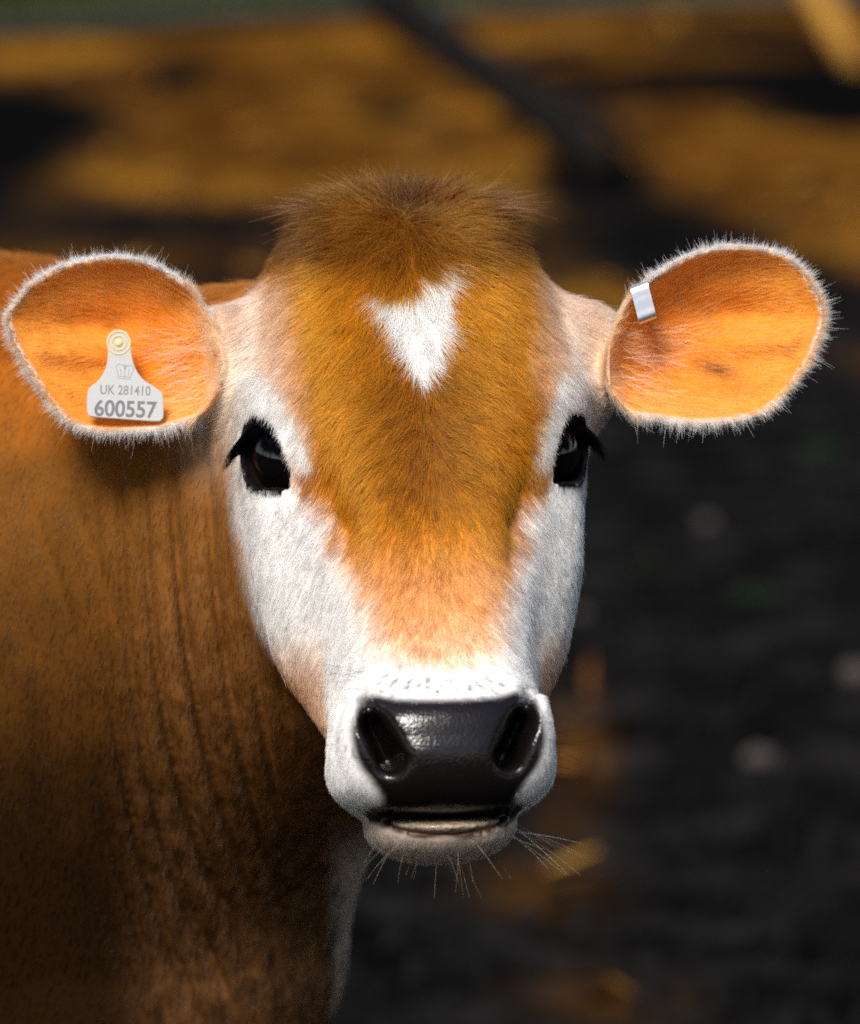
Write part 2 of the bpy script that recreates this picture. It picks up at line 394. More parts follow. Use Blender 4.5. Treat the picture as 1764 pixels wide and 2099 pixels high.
def coat(p, loose=True):
    """linear albedo, fur length factor flags for view-frame points (mm)"""
    h = v2h(p); d, dh, db, de = sdf(p, True)
    n1 = fbm(p, 0.05, 3, 1); n2 = fbm(p, 0.16, 3, 5); n3 = vnoise(p, 0.5, 9)
    j = (n2-0.5)*26+(n3-.5)*12
    X = h[:, 0]*K; aX = np.abs(X)+j; Y = 935-h[:, 2]*K+j*0.6
    N = len(p); c = np.repeat(C['body'][None], N, 0)
    c = c*(0.8+0.4*n1[:, None])
    c = mix(c, 'back', sstep(-10, 110, p[:, 2]+(n1-.5)*50))
    c = mix(c, 'low_shade', 0.9*sstep(20, -230, p[:, 2]+0.35*(p[:, 0]+130)+(n1-.5)*60))  # lower neck and body darkened in colour to stand in for shade
    # neck lightens along the folds and under the throat
    px = 882+p[:, 0]*K*0.9; py = 1049.5-p[:, 2]*K*0.9
    c = mix(c, 'folds', 0.55*sstep(230, 420, px)*sstep(900, 1250, py)*np.clip(n2*1.6-.3, 0, 1))
    c = mix(c, 'cream', 0.42*sstep(-62, -48, p[:, 0]+(n2-.5)*14)*(p[:, 2] > -420)*sstep(-170, -215, p[:, 2])*sstep(80, 120, p[:, 1]))
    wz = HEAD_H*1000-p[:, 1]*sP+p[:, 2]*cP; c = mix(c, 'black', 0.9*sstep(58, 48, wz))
    head = 1-sstep(-4, 10, dh-db*0.15)
    head = np.where((h[:, 1] > 95) | (np.abs(h[:, 0]) > 135), 0, head)
    k = np.repeat(C['fore'][None], N, 0)
    k = mix(k, 'dark', 0.85*np.exp(-(aX/115)**2)*sstep(600, 800, Y)*(1-sstep(1010, 1130, Y))*np.clip(0.45+n2, 0, 1))
    k = mix(k, 'cream', sstep(190, 325, aX)*sstep(520, 600, Y)*0.9)
    k = mix(k, 'white', 0.6*sstep(285, 325, aX)*sstep(560, 640, Y)*(1-sstep(360, 385, aX)))
    k = mix(k, 'poll', (0.66+0.3*sstep(60, 190, aX))*(1-sstep(475+30*np.exp(-(aX/110)**2), 575+70*np.exp(-(aX/110)**2), Y-0.06*aX)))
    k = mix(k, 'whorl', 0.8*np.exp(-(X/26)**2-((Y-425)/42)**2))
    lowf = sstep(1060, 1250, Y); k = mix(k, 'peach', lowf*(0.75+0.4*(n2-.5))); k = mix(k, 'peach2', sstep(1230, 1390, Y)*(0.7+0.6*(n2-.5)))
    bx = np.interp(Y, [700,760,800,850,900,945,985,1015,1060,1100,1150,1200,1260,1320,1370,1405], [400,290,262,244,230,224,262,212,188,180,172,150,132,118,80,-80])
    wd = np.interp(Y, [800,1000,1150,1300,1400], [46,30,62,110,95])
    k = mix(k, 'white', sstep(0, 1, (aX-bx)/wd+0.5)*0.97)
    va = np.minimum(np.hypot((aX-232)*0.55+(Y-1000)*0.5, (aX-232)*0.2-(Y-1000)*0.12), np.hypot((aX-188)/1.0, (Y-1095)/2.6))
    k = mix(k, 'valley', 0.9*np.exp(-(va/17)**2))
    ox = np.interp(Y, [1000,1050,1100,1200,1300,1350,1400,1450,1520], [420,385,352,342,322,298,258,232,222])
    k = mix(k, 'cheek', 0.85*sstep(0, 1, (aX-ox)/26+0.5)*(h[:, 1] > -72)*sstep(1000,1080,Y))
    k = mix(k, 'cheek', 0.8*sstep(-62, -40, h[:, 1])*sstep(1250, 1400, Y))
    k = mix(k, 'white', 0.98*sstep(1330, 1425, Y)*(1-sstep(-88, -70, h[:, 1])))
    k = mix(k, 'cheek', 0.6*sstep(-95, -60, h[:, 1])*sstep(1480, 1560, Y))
    k = mix(k, 'chin', 0.9*sstep(-190, -198, h[:, 2]))
    k = mix(k, 'white', 0.99*sstep(6, -6, MARK((X+8)*1.30+j*.25-8, (935-h[:, 2]*K-560)*1.06+560+j*.3)))
    lip = np.abs(h[:, 2]+199-0.004*h[:, 0]**2)
    lr_ = np.sqrt(np.clip(1-(h[:, 0]/43.0)**2, 0, 1)); lipw = (h[:, 1] < -95)*(np.abs(h[:, 0]) < 43)*sstep(1.2, -1.2, lip-9.0*lr_)
    k = mix(k, 'lip', lipw)
    ns = NOSE(X, 935-h[:, 2]*K)+((n3-.5)*np.where(Y > 1540, 14, 3)+np.clip(rng.normal(0, 1, N), -2, 2)*np.where(Y > 1500, 10, 6) if loose else -4.0)
    front = h[:, 1] < -98
    nosew = np.where(front, sstep(13, -9, ns), 0); nosew = np.where((h[:, 1] < -40) & (NOSE(X, 935-h[:, 2]*K) < -10), 1.0, nosew)
    frk = (vnoise(p, 0.26, 21) > 0.80)*(ns < 34)*front*(0.9-0.012*np.maximum(ns, 0)).clip(0, 1)
    for dx, dy in ((630,150),(720,190),(612,198),(835,192),(915,205),(990,198),(1070,195),(570,235),(660,222),(770,262),(880,255),(1020,240),(1075,262),(1135,225),(500,215),(435,255),(490,155),(700,240),(950,245),(540,185),(800,235)):
        frk = np.maximum(frk, front*(np.hypot(X-((1200+dx/1.47)/1.951-901), 935-h[:, 2]*K-(2600+dy/1.47)/1.951) < 4.6))
    k = mix(k, 'nose', np.maximum(nosew, frk*0.8))
    a = h.copy(); a[:, 0] = np.abs(a[:, 0]); e = a-EYE_C
    ef = EYE_F(e@EYE_U, e@EYE_V); al = e@EYE_D
    lid = (np.linalg.norm(e, axis=1) < 36)*(al > -14)
    up = sstep(-4, 8, e@EYE_V)*sstep(14, 2, e@EYE_U)
    med = np.exp(-((e@EYE_U-19)/9)**2-((e@EYE_V+18)/9)**2)
    black = lid*sstep(4.4+3.6*up+3.6*med, 2.4+3.6*up+3.0*med, ef+(n3-.5)*2)
    k = mix(k, 'black', black)
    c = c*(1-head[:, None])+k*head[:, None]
    # ears
    earw = np.zeros(N); inner = np.zeros(N); rim = np.zeros(N); te = np.zeros(N)
    for q in (0, 1):
        m = (de < 6) & ((p[:, 0] < 0) == (q == 0)) & (np.abs(p[:, 0]-TH[0]) > 80)
        if not m.any(): continue
        y, e_, g, t = ear_surf(q, p[m, 0], p[m, 2])
        fr = sstep(2.0, -1.0, p[m, 1]-y)
        w = sstep(5.5, 1.5, de[m])*sstep(-0.14, 0.02, t)
        ec = C['ear']*(1-0)+(C['earin']-C['ear'])*(sstep(.85, .3, t)*sstep(8, 22, e_)*(0.55+0.9*(n1[m]-.3)))[:, None].clip(0, 1)
        rm = sstep(3.4, 1.4, e_+(n3[m]-.5)*1.6)*sstep(0.02, 0.24, t)
        ec = ec*(1-rm[:, None])+C['white']*rm[:, None]
        sr_ = sstep(0.12, -0.03, t+(n2[m]-.5)*.15); ec = ec*(0.78+0.44*n2[m])[:, None]; ec = ec*(1-sr_[:, None])+C['stalk']*sr_[:, None]
        if q == 1:
            sp = 0.9*np.exp(-((p[m, 0]-u2v(1468,0,40)[0])/9.5)**2-((p[m, 2]-u2v(0,757,40)[2]+0.25*(p[m, 0]-u2v(1468,0,40)[0]))/4.5)**2)
        else:
            sp = 0.5*np.exp(-((p[m, 0]-u2v(222,0,40)[0])/6)**2-((p[m, 2]-u2v(0,668,40)[2])/2.0)**2)
        ec = ec*(1-sp[:, None])+C['spot']*sp[:, None]
        bc = np.repeat(C['earback'][None], m.sum(), 0); rb = sstep(5, 2, e_)*sstep(-.05, .15, t); bc = bc*(1-rb[:, None])+C['white']*rb[:, None]
        ec = ec*fr[:, None]+bc*(1-fr[:, None])
        c[m] = c[m]*(1-w[:, None])+ec*w[:, None]
        earw[m] = w; inner[m] = fr; rim[m] = np.maximum(rm, rb*(1-fr)); te[m] = t
    st = np.zeros(N)
    for s in (-1, 1): st = np.maximum(st, np.exp(-(((h-np.array([s*100, 48, 50]))/np.array([20, 30, 36]))**2).sum(1)))
    st = np.clip(st*1.7, 0, 1)*(1-earw)*(1-black); c = mix(c, 'stalk', st*0.9)
    c = c*(0.90+0.2*n3[:, None])
    return dict(col=np.clip(c, 0, 1), head=head, nose=nosew, black=black, ear=earw, inner=inner, rim=rim, te=te, h=h, Y=Y, aX=aX, lip=lipw, db=db, n2=n2, st=st, ef=ef, al=al, nose_d=np.where(front, ns/K, 99))

I_ = coat(VV, False)
calf = bpy.data.objects.new('calf', None); COL.objects.link(calf)
calf.location = tuple(v2w(W(-500, 380, 0))); calf.empty_display_size = 0.2
tag(calf, 'young brown dairy calf with a white forehead mark looking at the camera', 'calf')
bpy.context.view_layer.update()
ORG = np.array(calf.location)
def loc(pv): return v2w(pv)-ORG                   # view-frame mm -> calf local metres

def body_material():
    t = NT('calf skin'); at = t.n('ShaderNodeAttribute', attribute_name='coat'); wet = t.n('ShaderNodeAttribute', attribute_name='wet'); tr = t.n('ShaderNodeAttribute', attribute_name='thin')
    tc = t.n('ShaderNodeTexCoord')
    vo = t.n('ShaderNodeTexVoronoi', {'Vector': tc.outputs['Object'], 'Scale': 700.0, 'Randomness': 1.0})
    nz = t.n('ShaderNodeTexNoise', {'Vector': tc.outputs['Object'], 'Scale': 220.0, 'Detail': 4.0})
    mm = t.n('ShaderNodeMath', {0: vo.outputs['Distance'], 1: nz.outputs['Fac']}, operation='MULTIPLY')
    bp = t.n('ShaderNodeBump', {'Height': mm.outputs[0], 'Strength': 0.24, 'Distance': 0.001})
    ro = t.n('ShaderNodeMapRange', {'Value': wet.outputs['Fac'], 'From Min': 0, 'From Max': 1, 'To Min': 0.75, 'To Max': 0.20})
    sp = t.n('ShaderNodeMapRange', {'Value': wet.outputs['Fac'], 'From Min': 0, 'From Max': 1, 'To Min': 0.04, 'To Max': 0.40})
    b = t.n('ShaderNodeBsdfPrincipled', {'Base Color': at.outputs['Color'], 'Roughness': ro.outputs[0], 'Specular IOR Level': sp.outputs[0], 'Normal': bp.outputs[0]})
    tl = t.n('ShaderNodeBsdfTranslucent', {'Color': at.outputs['Color']})
    k = t.n('ShaderNodeMath', {0: tr.outputs['Fac'], 1: 0.35}, operation='MULTIPLY')
    ms = t.n('ShaderNodeMixShader', {0: k.outputs[0], 1: b.outputs[0], 2: tl.outputs[0]})
    return t.surf(ms.outputs[0])
me = bpy.data.meshes.new('body')
Lp = loc(VV)
me.vertices.add(len(VV)); me.vertices.foreach_set('co', Lp.astype(np.float32).ravel())
me.loops.add(QQ.size); me.loops.foreach_set('vertex_index', QQ.astype(np.int32).ravel())
me.polygons.add(len(QQ)); me.polygons.foreach_set('loop_start', np.arange(0, QQ.size, 4, dtype=np.int32))
me.update(calc_edges=True); me.validate()
me.polygons.foreach_set('use_smooth', np.ones(len(me.polygons), bool))
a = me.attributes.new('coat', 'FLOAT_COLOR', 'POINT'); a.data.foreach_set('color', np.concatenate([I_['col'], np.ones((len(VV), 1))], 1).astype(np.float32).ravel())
wetv = np.clip(I_['nose']*1.0+I_['lip']*0.6+I_['black']*0.1, 0, 1)
a = me.attributes.new('wet', 'FLOAT', 'POINT'); a.data.foreach_set('value', wetv.astype(np.float32))
a = me.attributes.new('thin', 'FLOAT', 'POINT'); a.data.foreach_set('value', I_['ear'].astype(np.float32))
body = new_obj('body', me, calf, body_material())

# ------------------------------------------------------------------ coat hair
def hair_material(name='coat hair', rough=0.38):
    t = NT(name); at = t.n('ShaderNodeAttribute', attribute_name='col')
    hb = t.n('ShaderNodeBsdfHairPrincipled', {'Color': at.outputs['Color'], 'Roughness': rough, 'Radial Roughness': 0.75, 'Coat': 0.0, 'IOR': 1.45, 'Random Roughness': 0.1}, model='CHIANG', parametrization='COLOR')
    df = t.n('ShaderNodeBsdfDiffuse', {'Color': at.outputs['Color']})
    ms = t.n('ShaderNodeMixShader', {0: 0.5, 1: hb.outputs[0], 2: df.outputs[0]})
    return t.surf(ms.outputs[0])
MH = hair_material()
def strands(name, pts, col, rad, parent=calf, mat=MH):
    """pts N x n x 3 (view mm), col N x 3, rad N x n (mm)"""
    N, n, _ = pts.shape
    cv = bpy.data.hair_curves.new(name); cv.add_curves([n]*N)
    cv.attributes['position'].data.foreach_set('vector', loc(pts.reshape(-1, 3)).astype(np.float32).ravel())
    r = cv.attributes.get('radius') or cv.attributes.new('radius', 'FLOAT', 'POINT')
    r.data.foreach_set('value', (rad/1000).astype(np.float32).ravel())
    c = cv.attributes.new('col', 'FLOAT_COLOR', 'CURVE'); c.data.foreach_set('color', np.concatenate([col, np.ones((N, 1))], 1).astype(np.float32).ravel())
    return new_obj(name, cv, parent, mat)
def unit(a): return a/(np.linalg.norm(a, axis=-1, keepdims=True)+1e-9)
TRI = np.concatenate([QQ[:, [0,1,2]], QQ[:, [0,2,3]]])
tv = VV[TRI]; tcr = np.cross(tv[:, 1]-tv[:, 0], tv[:, 2]-tv[:, 0]); tA = 0.5*np.linalg.norm(tcr, axis=1); tN = NN[TRI[:, 0]]
tC = tv.mean(1)
CAMV = np.array([0, -2500.0, 0]); facing = (unit(CAMV-tC)*tN).sum(1)
def sample(w, n):
    cdf = np.cumsum(w*tA); t = np.searchsorted(cdf, rng.random(n)*cdf[-1]).clip(0, len(TRI)-1)
    a, b = rng.random(n), rng.random(n); f = a+b > 1; a[f] = 1-a[f]; b[f] = 1-b[f]
    T = TRI[t]; p = VV[T[:, 0]]*(1-a-b)[:, None]+VV[T[:, 1]]*a[:, None]+VV[T[:, 2]]*b[:, None]
    nn = unit(NN[T[:, 0]]*(1-a-b)[:, None]+NN[T[:, 1]]*a[:, None]+NN[T[:, 2]]*b[:, None])
    return p, nn
tri_h = v2h(tC); headish = (I_['head'][TRI[:, 0]] > 0.3) | (I_['ear'][TRI[:, 0]] > 0.3) | (I_['st'][TRI[:, 0]] > .3)
bare = np.maximum.reduce([I_['nose'][TRI].max(1), I_['lip'][TRI].max(1)])
vis = np.where(facing > -0.45, 1.0, 0.12)
WHORL = np.array([-2.0, 18.0, 138.0])
def grow(p, nn, info, n=5):
    N = len(p); h = info['h']; s = np.sign(h[:, 0])
    # comb direction in the head frame
    f = np.zeros((N, 3)); aX = np.abs(h[:, 0])
    r = h-WHORL; rad = unit(np.stack([r[:, 0]*1.1, 0.3*r[:, 1], r[:, 2]], 1))
    down = np.stack([s*np.clip(aX/110, 0, .7)+0.0*s, np.full(N, 0.15), np.full(N, -1.0)], 1)
    lw = sstep(60, -20, h[:, 2])[:, None]
    f = rad*(1-lw)+down*lw
    # hair swings outwards from the middle line between the eyes
    mid_ = np.exp(-((h[:, 2]-25)/45)**2)*np.exp(-(aX/45)**2)*(h[:, 1] < 0)
    f = f+np.stack([s*0.9*mid_*np.clip(aX/10, 0, 1), 0*mid_, 0*mid_], 1)
    ck = sstep(-20, 20, h[:, 1])[:, None]; f = f*(1-0.4*ck)+np.array([0, 0.6, -0.3])*0.4*ck
    f = hdir2v(f)
    bodyf = np.array([-0.25, 0.05, -1.0])
    hw = info['head'][:, None]; f = f*hw+bodyf*(1-hw)
    ew = info['ear'] > 0.25
    L = np.where(p[:, 2] > 90, 12.0, 6.0); up = np.full(N, 0.38); jit = np.full(N, 0.22)*(0.5+0.5*info['head']); up = up*(0.6+0.4*info['head'])
    Y, aXp = info['Y'], info['aX']
    Lh = np.interp(Y, [330, 430, 520, 600, 800, 1000, 1200, 1380, 1420, 1700], [34, 26, 20, 14, 11, 8.5, 7.5, 6.5, 4.2, 3.6])
    side = sstep(190, 330, aXp); Lh = Lh*(1-0.3*side*sstep(650, 800, Y))
    L = L*(1-info['head'])+Lh*info['head']
    L = np.where(info['black'] > .3, 3.0, L); L = L*(1-0.55*sstep(110, 250, aXp)*sstep(620, 520, Y)*info['head'])
    near_eye = (info['al'] > -14) & (info['ef'] < 16) & (np.abs(h[:, 2]) < 45); L = np.where(near_eye, np.minimum(L, 1.6+0.38*np.maximum(info['ef'], 0)), L)
    L = np.where(info['nose_d'] < 14, np.minimum(L, 1.5+0.25*np.maximum(info['nose_d'], 0)), L)
    up = np.where((info['head'] > .5) & (Y > 1000), 0.30, up)
    up = np.where((info['head'] > .5) & (Y < 520), 0.55, up); jit = np.where((info['head'] > .5) & (Y < 520), 0.36, jit)
    if ew.any():
        for q in (0, 1):
            m = ew & ((p[:, 0] < 0) == (q == 0))
            if not m.any(): continue
            x, z = p[m, 0], p[m, 2]; e = 1.5
            gx = (EF[q](x+e, z)-EF[q](x-e, z)); gz = (EF[q](x, z+e)-EF[q](x, z-e))
            out = unit(np.stack([gx, np.zeros(m.sum()), gz], 1)); sx = -1 if q == 0 else 1
            axis_ = np.array([sx*1.0, -0.1, 0.12])
            rm = info['rim'][m][:, None]
            f[m] = out*rm*1.4+(1-rm)*(axis_*0.9+out*0.35)
            L[m] = np.where(info['rim'][m] > 0.4, 4.2*rng.lognormal(0, .30, m.sum())*(0.7+0.6*vnoise(p[m], .12, 77))*(1+0.45*sstep(-.3, -.8, out[:, 2])*sstep(.75, .35, info['te'][m])), 7.5)
            up[m] = np.where(info['rim'][m] > 0.4, 0.34, 0.17)
    st = info['st'] > 0.5
    f[st] = f[st]*0.2+np.stack([np.sign(p[st, 0])*0.9, 0*p[st, 0], 0*p[st, 0]-0.35], 1)
    # clumps and stray hairs
    cl = np.stack([vnoise(p, 0.14, 31), vnoise(p, 0.14, 37), vnoise(p, 0.14, 41)], 1)-0.5
    cl2 = np.stack([vnoise(p, 0.45, 51), vnoise(p, 0.45, 57), vnoise(p, 0.45, 61)], 1)-0.5
    ck_ = (0.14+0.86*info['head'])[:, None]*np.where((info['Y'] > 1000) & (info['head'] > .5), .55, 1)[:, None]
    f = unit(f)+ck_*(cl*0.9+cl2*0.7)+rng.normal(0, 1, (N, 3))*jit[:, None]*0.7
    tg = unit(f-(f*nn).sum(1, keepdims=True)*nn)
    up = np.clip(up+rng.normal(0, 0.10, N), 0.06, 0.95)
    L = np.clip(L*rng.lognormal(0, 0.22, N), 1.5, 70)
    bend = unit(rng.normal(0, 1, (N, 3)))
    t = np.linspace(0, 1, n)
    P = p[:, None]-nn[:, None]*0.4+L[:, None, None]*(tg[:, None]*(np.sqrt(1-up**2))[:, None, None]*t[None, :, None]
        + nn[:, None]*up[:, None, None]*(t-0.55*t*t)[None, :, None]+bend[:, None]*0.10*(t*t)[None, :, None])
    return P, L
def fur(name, w, n, r0, tipk=0.25, vary=0.16, npt=5):
    n = int(n*HAIR); p, nn = sample(w, n); info = coat(p); kp = (info['nose'] < rng.uniform(.25, .6, n)) & (info['lip'] < .5); p, nn = p[kp], nn[kp]; info = {a_: b_[kp] for a_, b_ in info.items()}; n = len(p); P, L = grow(p, nn, info, npt)
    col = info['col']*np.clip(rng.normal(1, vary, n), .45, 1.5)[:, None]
    col = col*(1+(0.56*vnoise(p, 0.35, 88)-0.28)*np.where(info['ear'] > .3, 0.4, info['head']))[:, None]
    pe = (info['ear'] > .3) & (info['inner'] > .5) & (info['rim'] < .3) & (rng.random(n) < .35); col[pe] = s2l((254,196,130))*rng.uniform(.7, 1.05, (int(pe.sum()), 1))
    dk = (rng.random(n) < 0.04+0.10*np.exp(-(info['aX']/110)**2)) & (info['head'] > .5) & (col.mean(1) < 0.35); col[dk] *= 0.35
    t = np.linspace(0, 1, npt); rr = r0*(1-(1-tipk)*t**1.5)
    R = np.repeat(rr[None], n, 0)*np.where(info['black'] > .3, 0.8, 1)[:, None]
    return strands(name, P, np.clip(col, 0, 0.95), R)
hb = np.where(headish, 1.0, 0)*(bare < 0.98)*np.where(facing > -0.4, 1, 0.15)
pollw = np.where(tri_h[:, 2] > 95, 0.6, 1.0)
fur('face_hair', hb*pollw*(I_['ear'][TRI[:, 0]] < 0.3), 330000, 0.105)
earmask = (I_['ear'][TRI[:, 0]] >= 0.3)*1.0; rimw = I_['rim'][TRI[:, 0]]
fur('ear_hair', earmask*(0.6+3.6*rimw), 130000, 0.068)
bw = np.where(headish, 0, 1.0)*vis*np.where(tC[:, 0] > -330, 1.0, 0.12)*np.where(tC[:, 2] > -420, 1, 0.15)
fur('body_hair', bw, 150000, 0.18, vary=0.08)

# ------------------------------------------------------------------ eyes, lashes, whiskers, gum
def uv_sphere(r, nu=48, nv=28, sc=(1, 1, 1)):
    v = [(0, 0, r*sc[2])]; f = []
    for i in range(1, nv):
        a = math.pi*i/nv
        for j in range(nu): b = 2*math.pi*j/nu; v.append((r*math.sin(a)*math.cos(b)*sc[0], r*math.sin(a)*math.sin(b)*sc[1], r*math.cos(a)*sc[2]))
    v.append((0, 0, -r*sc[2])); L = len(v)-1
    for j in range(nu): f.append((0, 1+j, 1+(j+1) % nu))
    for i in range(nv-2):
        for j in range(nu):
            a = 1+i*nu+j; b = 1+i*nu+(j+1) % nu; f.append((a, a+nu, b+nu, b))
    for j in range(nu): f.append((L, 1+(nv-2)*nu+(j+1) % nu, 1+(nv-2)*nu+j))
    return np.array(v), f
def eye_material():
    t = NT('eye'); at = t.n('ShaderNodeAttribute', attribute_name='ring')
    r = t.n('ShaderNodeValToRGB', {'Fac': at.outputs['Fac']}); e = r.color_ramp.elements
    e[0].position = 0.0; e[0].color = (0.002, 0.002, 0.003, 1); e[1].position = 0.55; e[1].color = (0.003, 0.002, 0.002, 1)
    for p_, c_ in ((0.62, (0.006, 0.003, 0.002, 1)), (0.72, (0.007, 0.003, 0.002, 1)), (0.80, (0.0018, 0.0016, 0.0016, 1)), (0.90, (0.0018, 0.0018, 0.0018, 1)), (1.0, (0.002, 0.002, 0.002, 1))):
        q = e.new(p_); q.color = c_
    b = t.n('ShaderNodeBsdfPrincipled', {'Base Color': r.outputs[0], 'Roughness': 0.06, 'Specular IOR Level': t.n('ShaderNodeMapRange', {'Value': at.outputs['Fac'], 'From Min': .5, 'From Max': .85, 'To Min': .5, 'To Max': .04}).outputs[0], 'Coat Weight': t.n('ShaderNodeMapRange', {'Value': at.outputs['Fac'], 'From Min': .5, 'From Max': .8, 'To Min': .5, 'To Max': .0}).outputs[0], 'Coat Roughness': 0.03})
    return t.surf(b.outputs[0])
ME_ = eye_material(); 
def lash_material():
    t = NT('lash hair'); at = t.n('ShaderNodeAttribute', attribute_name='col')
    return t.surf(t.n('ShaderNodeBsdfDiffuse', {'Color': at.outputs['Color']}).outputs[0])
ML = lash_material()
for s in (-1, 1):
    S = np.array([s, 1, 1]); D_ = EYE_D*S; U_ = EYE_U*S; V_ = EYE_V
    v, f = uv_sphere(EYE_R, 64, 40)
    q = v[:, [0]]*U_+v[:, [1]]*V_+v[:, [2]]*D_
    # slight corneal bulge
    al = v[:, 2]/EYE_R; q = q*(1+0.05*sstep(0.72, 0.95, al))[:, None]
    o = mesh_obj('eye', loc(h2v(q+EYE_C*S)), f, calf, ME_)
    ang = np.arccos(np.clip(al, -1, 1)); ring = np.clip(ang/1.35, 0, 1)
    a = o.data.attributes.new('ring', 'FLOAT', 'POINT'); a.data.foreach_set('value', ring.astype(np.float32))
    # upper lashes fan out over the eye, thick at the outer end
    N = 520; up = EYE_P[(EYE_P[:, 1] > 1.0)]; up = up[np.argsort(-up[:, 0])]
    k = np.clip(rng.beta(1.7, 1.0, N), 0, 1)*(len(up)-1.01); i = k.astype(int); fr = (k-i)[:, None]
    uv = up[i]*(1-fr)+up[i+1]*fr+rng.normal(0, 0.7, (N, 2))+np.array([0, 1.0])
    root = EYE_C+uv[:, [0]]*EYE_U+uv[:, [1]]*EYE_V
    dist = np.sqrt(np.maximum((EYE_R+3.2)**2-(uv**2).sum(1), 1.0)); root = root+dist[:, None]*EYE_D
    outer = (1-(uv[:, 0]+16)/30).clip(0, 1)
    d0 = EYE_D*1.0-EYE_V*0.10-EYE_U*(0.15+0.55*outer)[:, None]+rng.normal(0, 0.06, (N, 3))
    dn = np.array([0, 0, -1.0]); L = rng.normal(10.0, 2.2, N)*(0.6+0.7*outer)
    t = np.linspace(0, 1, 6)
    P = root[:, None]+L[:, None, None]*(unit(d0)[:, None]*(t-0.25*t*t)[None, :, None]+dn*(0.62*(t**1.7))[None, :, None])
    P[..., 0] *= s
    strands('eyelashes', h2v(P), np.tile(C['black']*0.5, (N, 1)), np.repeat((0.15*(1-0.75*t))[None], N, 0), mat=ML)
# whiskers on lips, chin, nose sides and brows
def whisk(n, gen, name, col, r0=0.055):
    P = []; cc = []
    for _ in range(n):
        root, d, L = gen(); sag = np.array([0, 0, -1.0])*L*rng.uniform(0.02, 0.16); cu = rng.normal(0, 0.05, 3)*L
        t = np.linspace(0, 1, 8)[:, None]; P.append(root+unit(d)*L*t+(sag+cu)*t*t); cc.append(col()*rng.uniform(.7, 1.2))
    t = np.linspace(0, 1, 8); strands(name, h2v(np.array(P)), np.clip(np.array(cc), 0, .9), np.repeat((r0*(1-0.75*t))[None], n, 0), mat=ML)
def g_side():
    s = rng.choice((-1, 1)); r = np.array([s*rng.uniform(50, 60), rng.uniform(-118, -85), rng.uniform(-186, -140)])
    return r, np.array([s*1.0, rng.uniform(-.5, .1), rng.uniform(-.55, .35)]), rng.uniform(14, 36)
def g_chin():
    x = rng.uniform(-38, 38); r = np.array([x, rng.uniform(-118, -85), -213+abs(x)*0.18])
    return r, np.array([x/34+rng.normal(0, .2), rng.uniform(-.5, 0), -1.0]), rng.uniform(12, 30)
def g_rchin():
    r = np.array([rng.uniform(34, 41), rng.uniform(-105, -85), rng.uniform(-206, -196)])
    return r, np.array([1.0, rng.uniform(-.3, .1), rng.uniform(-.9, -.1)]), rng.uniform(20, 42)
def g_nose():
    s = rng.choice((-1, 1)); r = np.array([s*rng.uniform(38, 48), rng.uniform(-125, -105), rng.uniform(-128, -112)])
    return r, np.array([s*1.0, rng.uniform(-.4, 0), rng.uniform(-.2, .5)]), rng.uniform(16, 34)
def g_brow():
    s = rng.choice((-1, 1)); r = np.array([s*rng.uniform(72, 86), rng.uniform(-4, 8), rng.uniform(25, 48)])
    return r, np.array([s*1.0, -0.5, rng.uniform(-.7, .6)]), rng.uniform(14, 36)
whisk(54, g_side, 'whiskers', lambda: C['lip']*0.5); whisk(22, g_chin, 'whiskers', lambda: C['chin']*0.8)
whisk(11, g_rchin, 'whiskers', lambda: C['white']*.7, 0.065); whisk(34, g_nose, 'whiskers', lambda: C['lip']*0.7); whisk(16, g_brow, 'whiskers', lambda: C['lip']*0.3)
# pale lower gum showing in the parted lips
v, f = uv_sphere(1.0, 40, 20); q = v*np.array([31.0, 24.5, 5.2]); q[:, 2] -= 0.0022*0*q[:, 0]**2; q += np.array([0, -102.5, -201.0]); q[:, 2] += 0.0032*(q[:, 0])**2
mesh_obj('lower_gum', loc(h2v(q)), f, calf, simple_mat('wet gum', (0.34, 0.26, 0.18), 0.25, 0.5, var=0.4, scale=240, bump=0.5, coat=0.3))
# long pale hairs that cross the ear shell from its inner edge
def wisps():
    P = []; cc = []
    for q, u0, u1, w0, w1, sx in ((0, 300, 438, 670, 850, -1), (1, 1262, 1400, 655, 835, 1)):
        for _ in range(650):
            u, w = (u0+(u1-u0)*rng.beta(1.3, 1.3) if q else u1-(u1-u0)*rng.beta(1.3, 1.6)), w0+(w1-w0)*rng.beta(1.6, 1.3); b = u2v(u, w, 25)
            y = ear_surf(q, np.array([b[0]]), np.array([b[2]]))[0][0]
            r = np.array([b[0], y-1.5, b[2]]); L = rng.uniform(9, 26)
            d = unit(np.array([sx*1.0, rng.uniform(-.30, .25), rng.normal(-0.25 if w > 745 else 0.02, 0.28)]))
            t = np.linspace(0, 1, 7)[:, None]; c_ = r+d*L*t+np.array([0, rng.uniform(-.05, .2), rng.uniform(-.22, .02)])*L*t*t
            P.append(c_); cc.append((C['peach2']*1.05 if rng.random() < .6 else C['ear'])*rng.uniform(.8, 1.1))
    t = np.linspace(0, 1, 7); strands('ear_wisps', np.array(P), np.clip(np.array(cc), 0, .95), np.repeat((0.10*(1-0.7*t))[None], len(P), 0))
wisps()
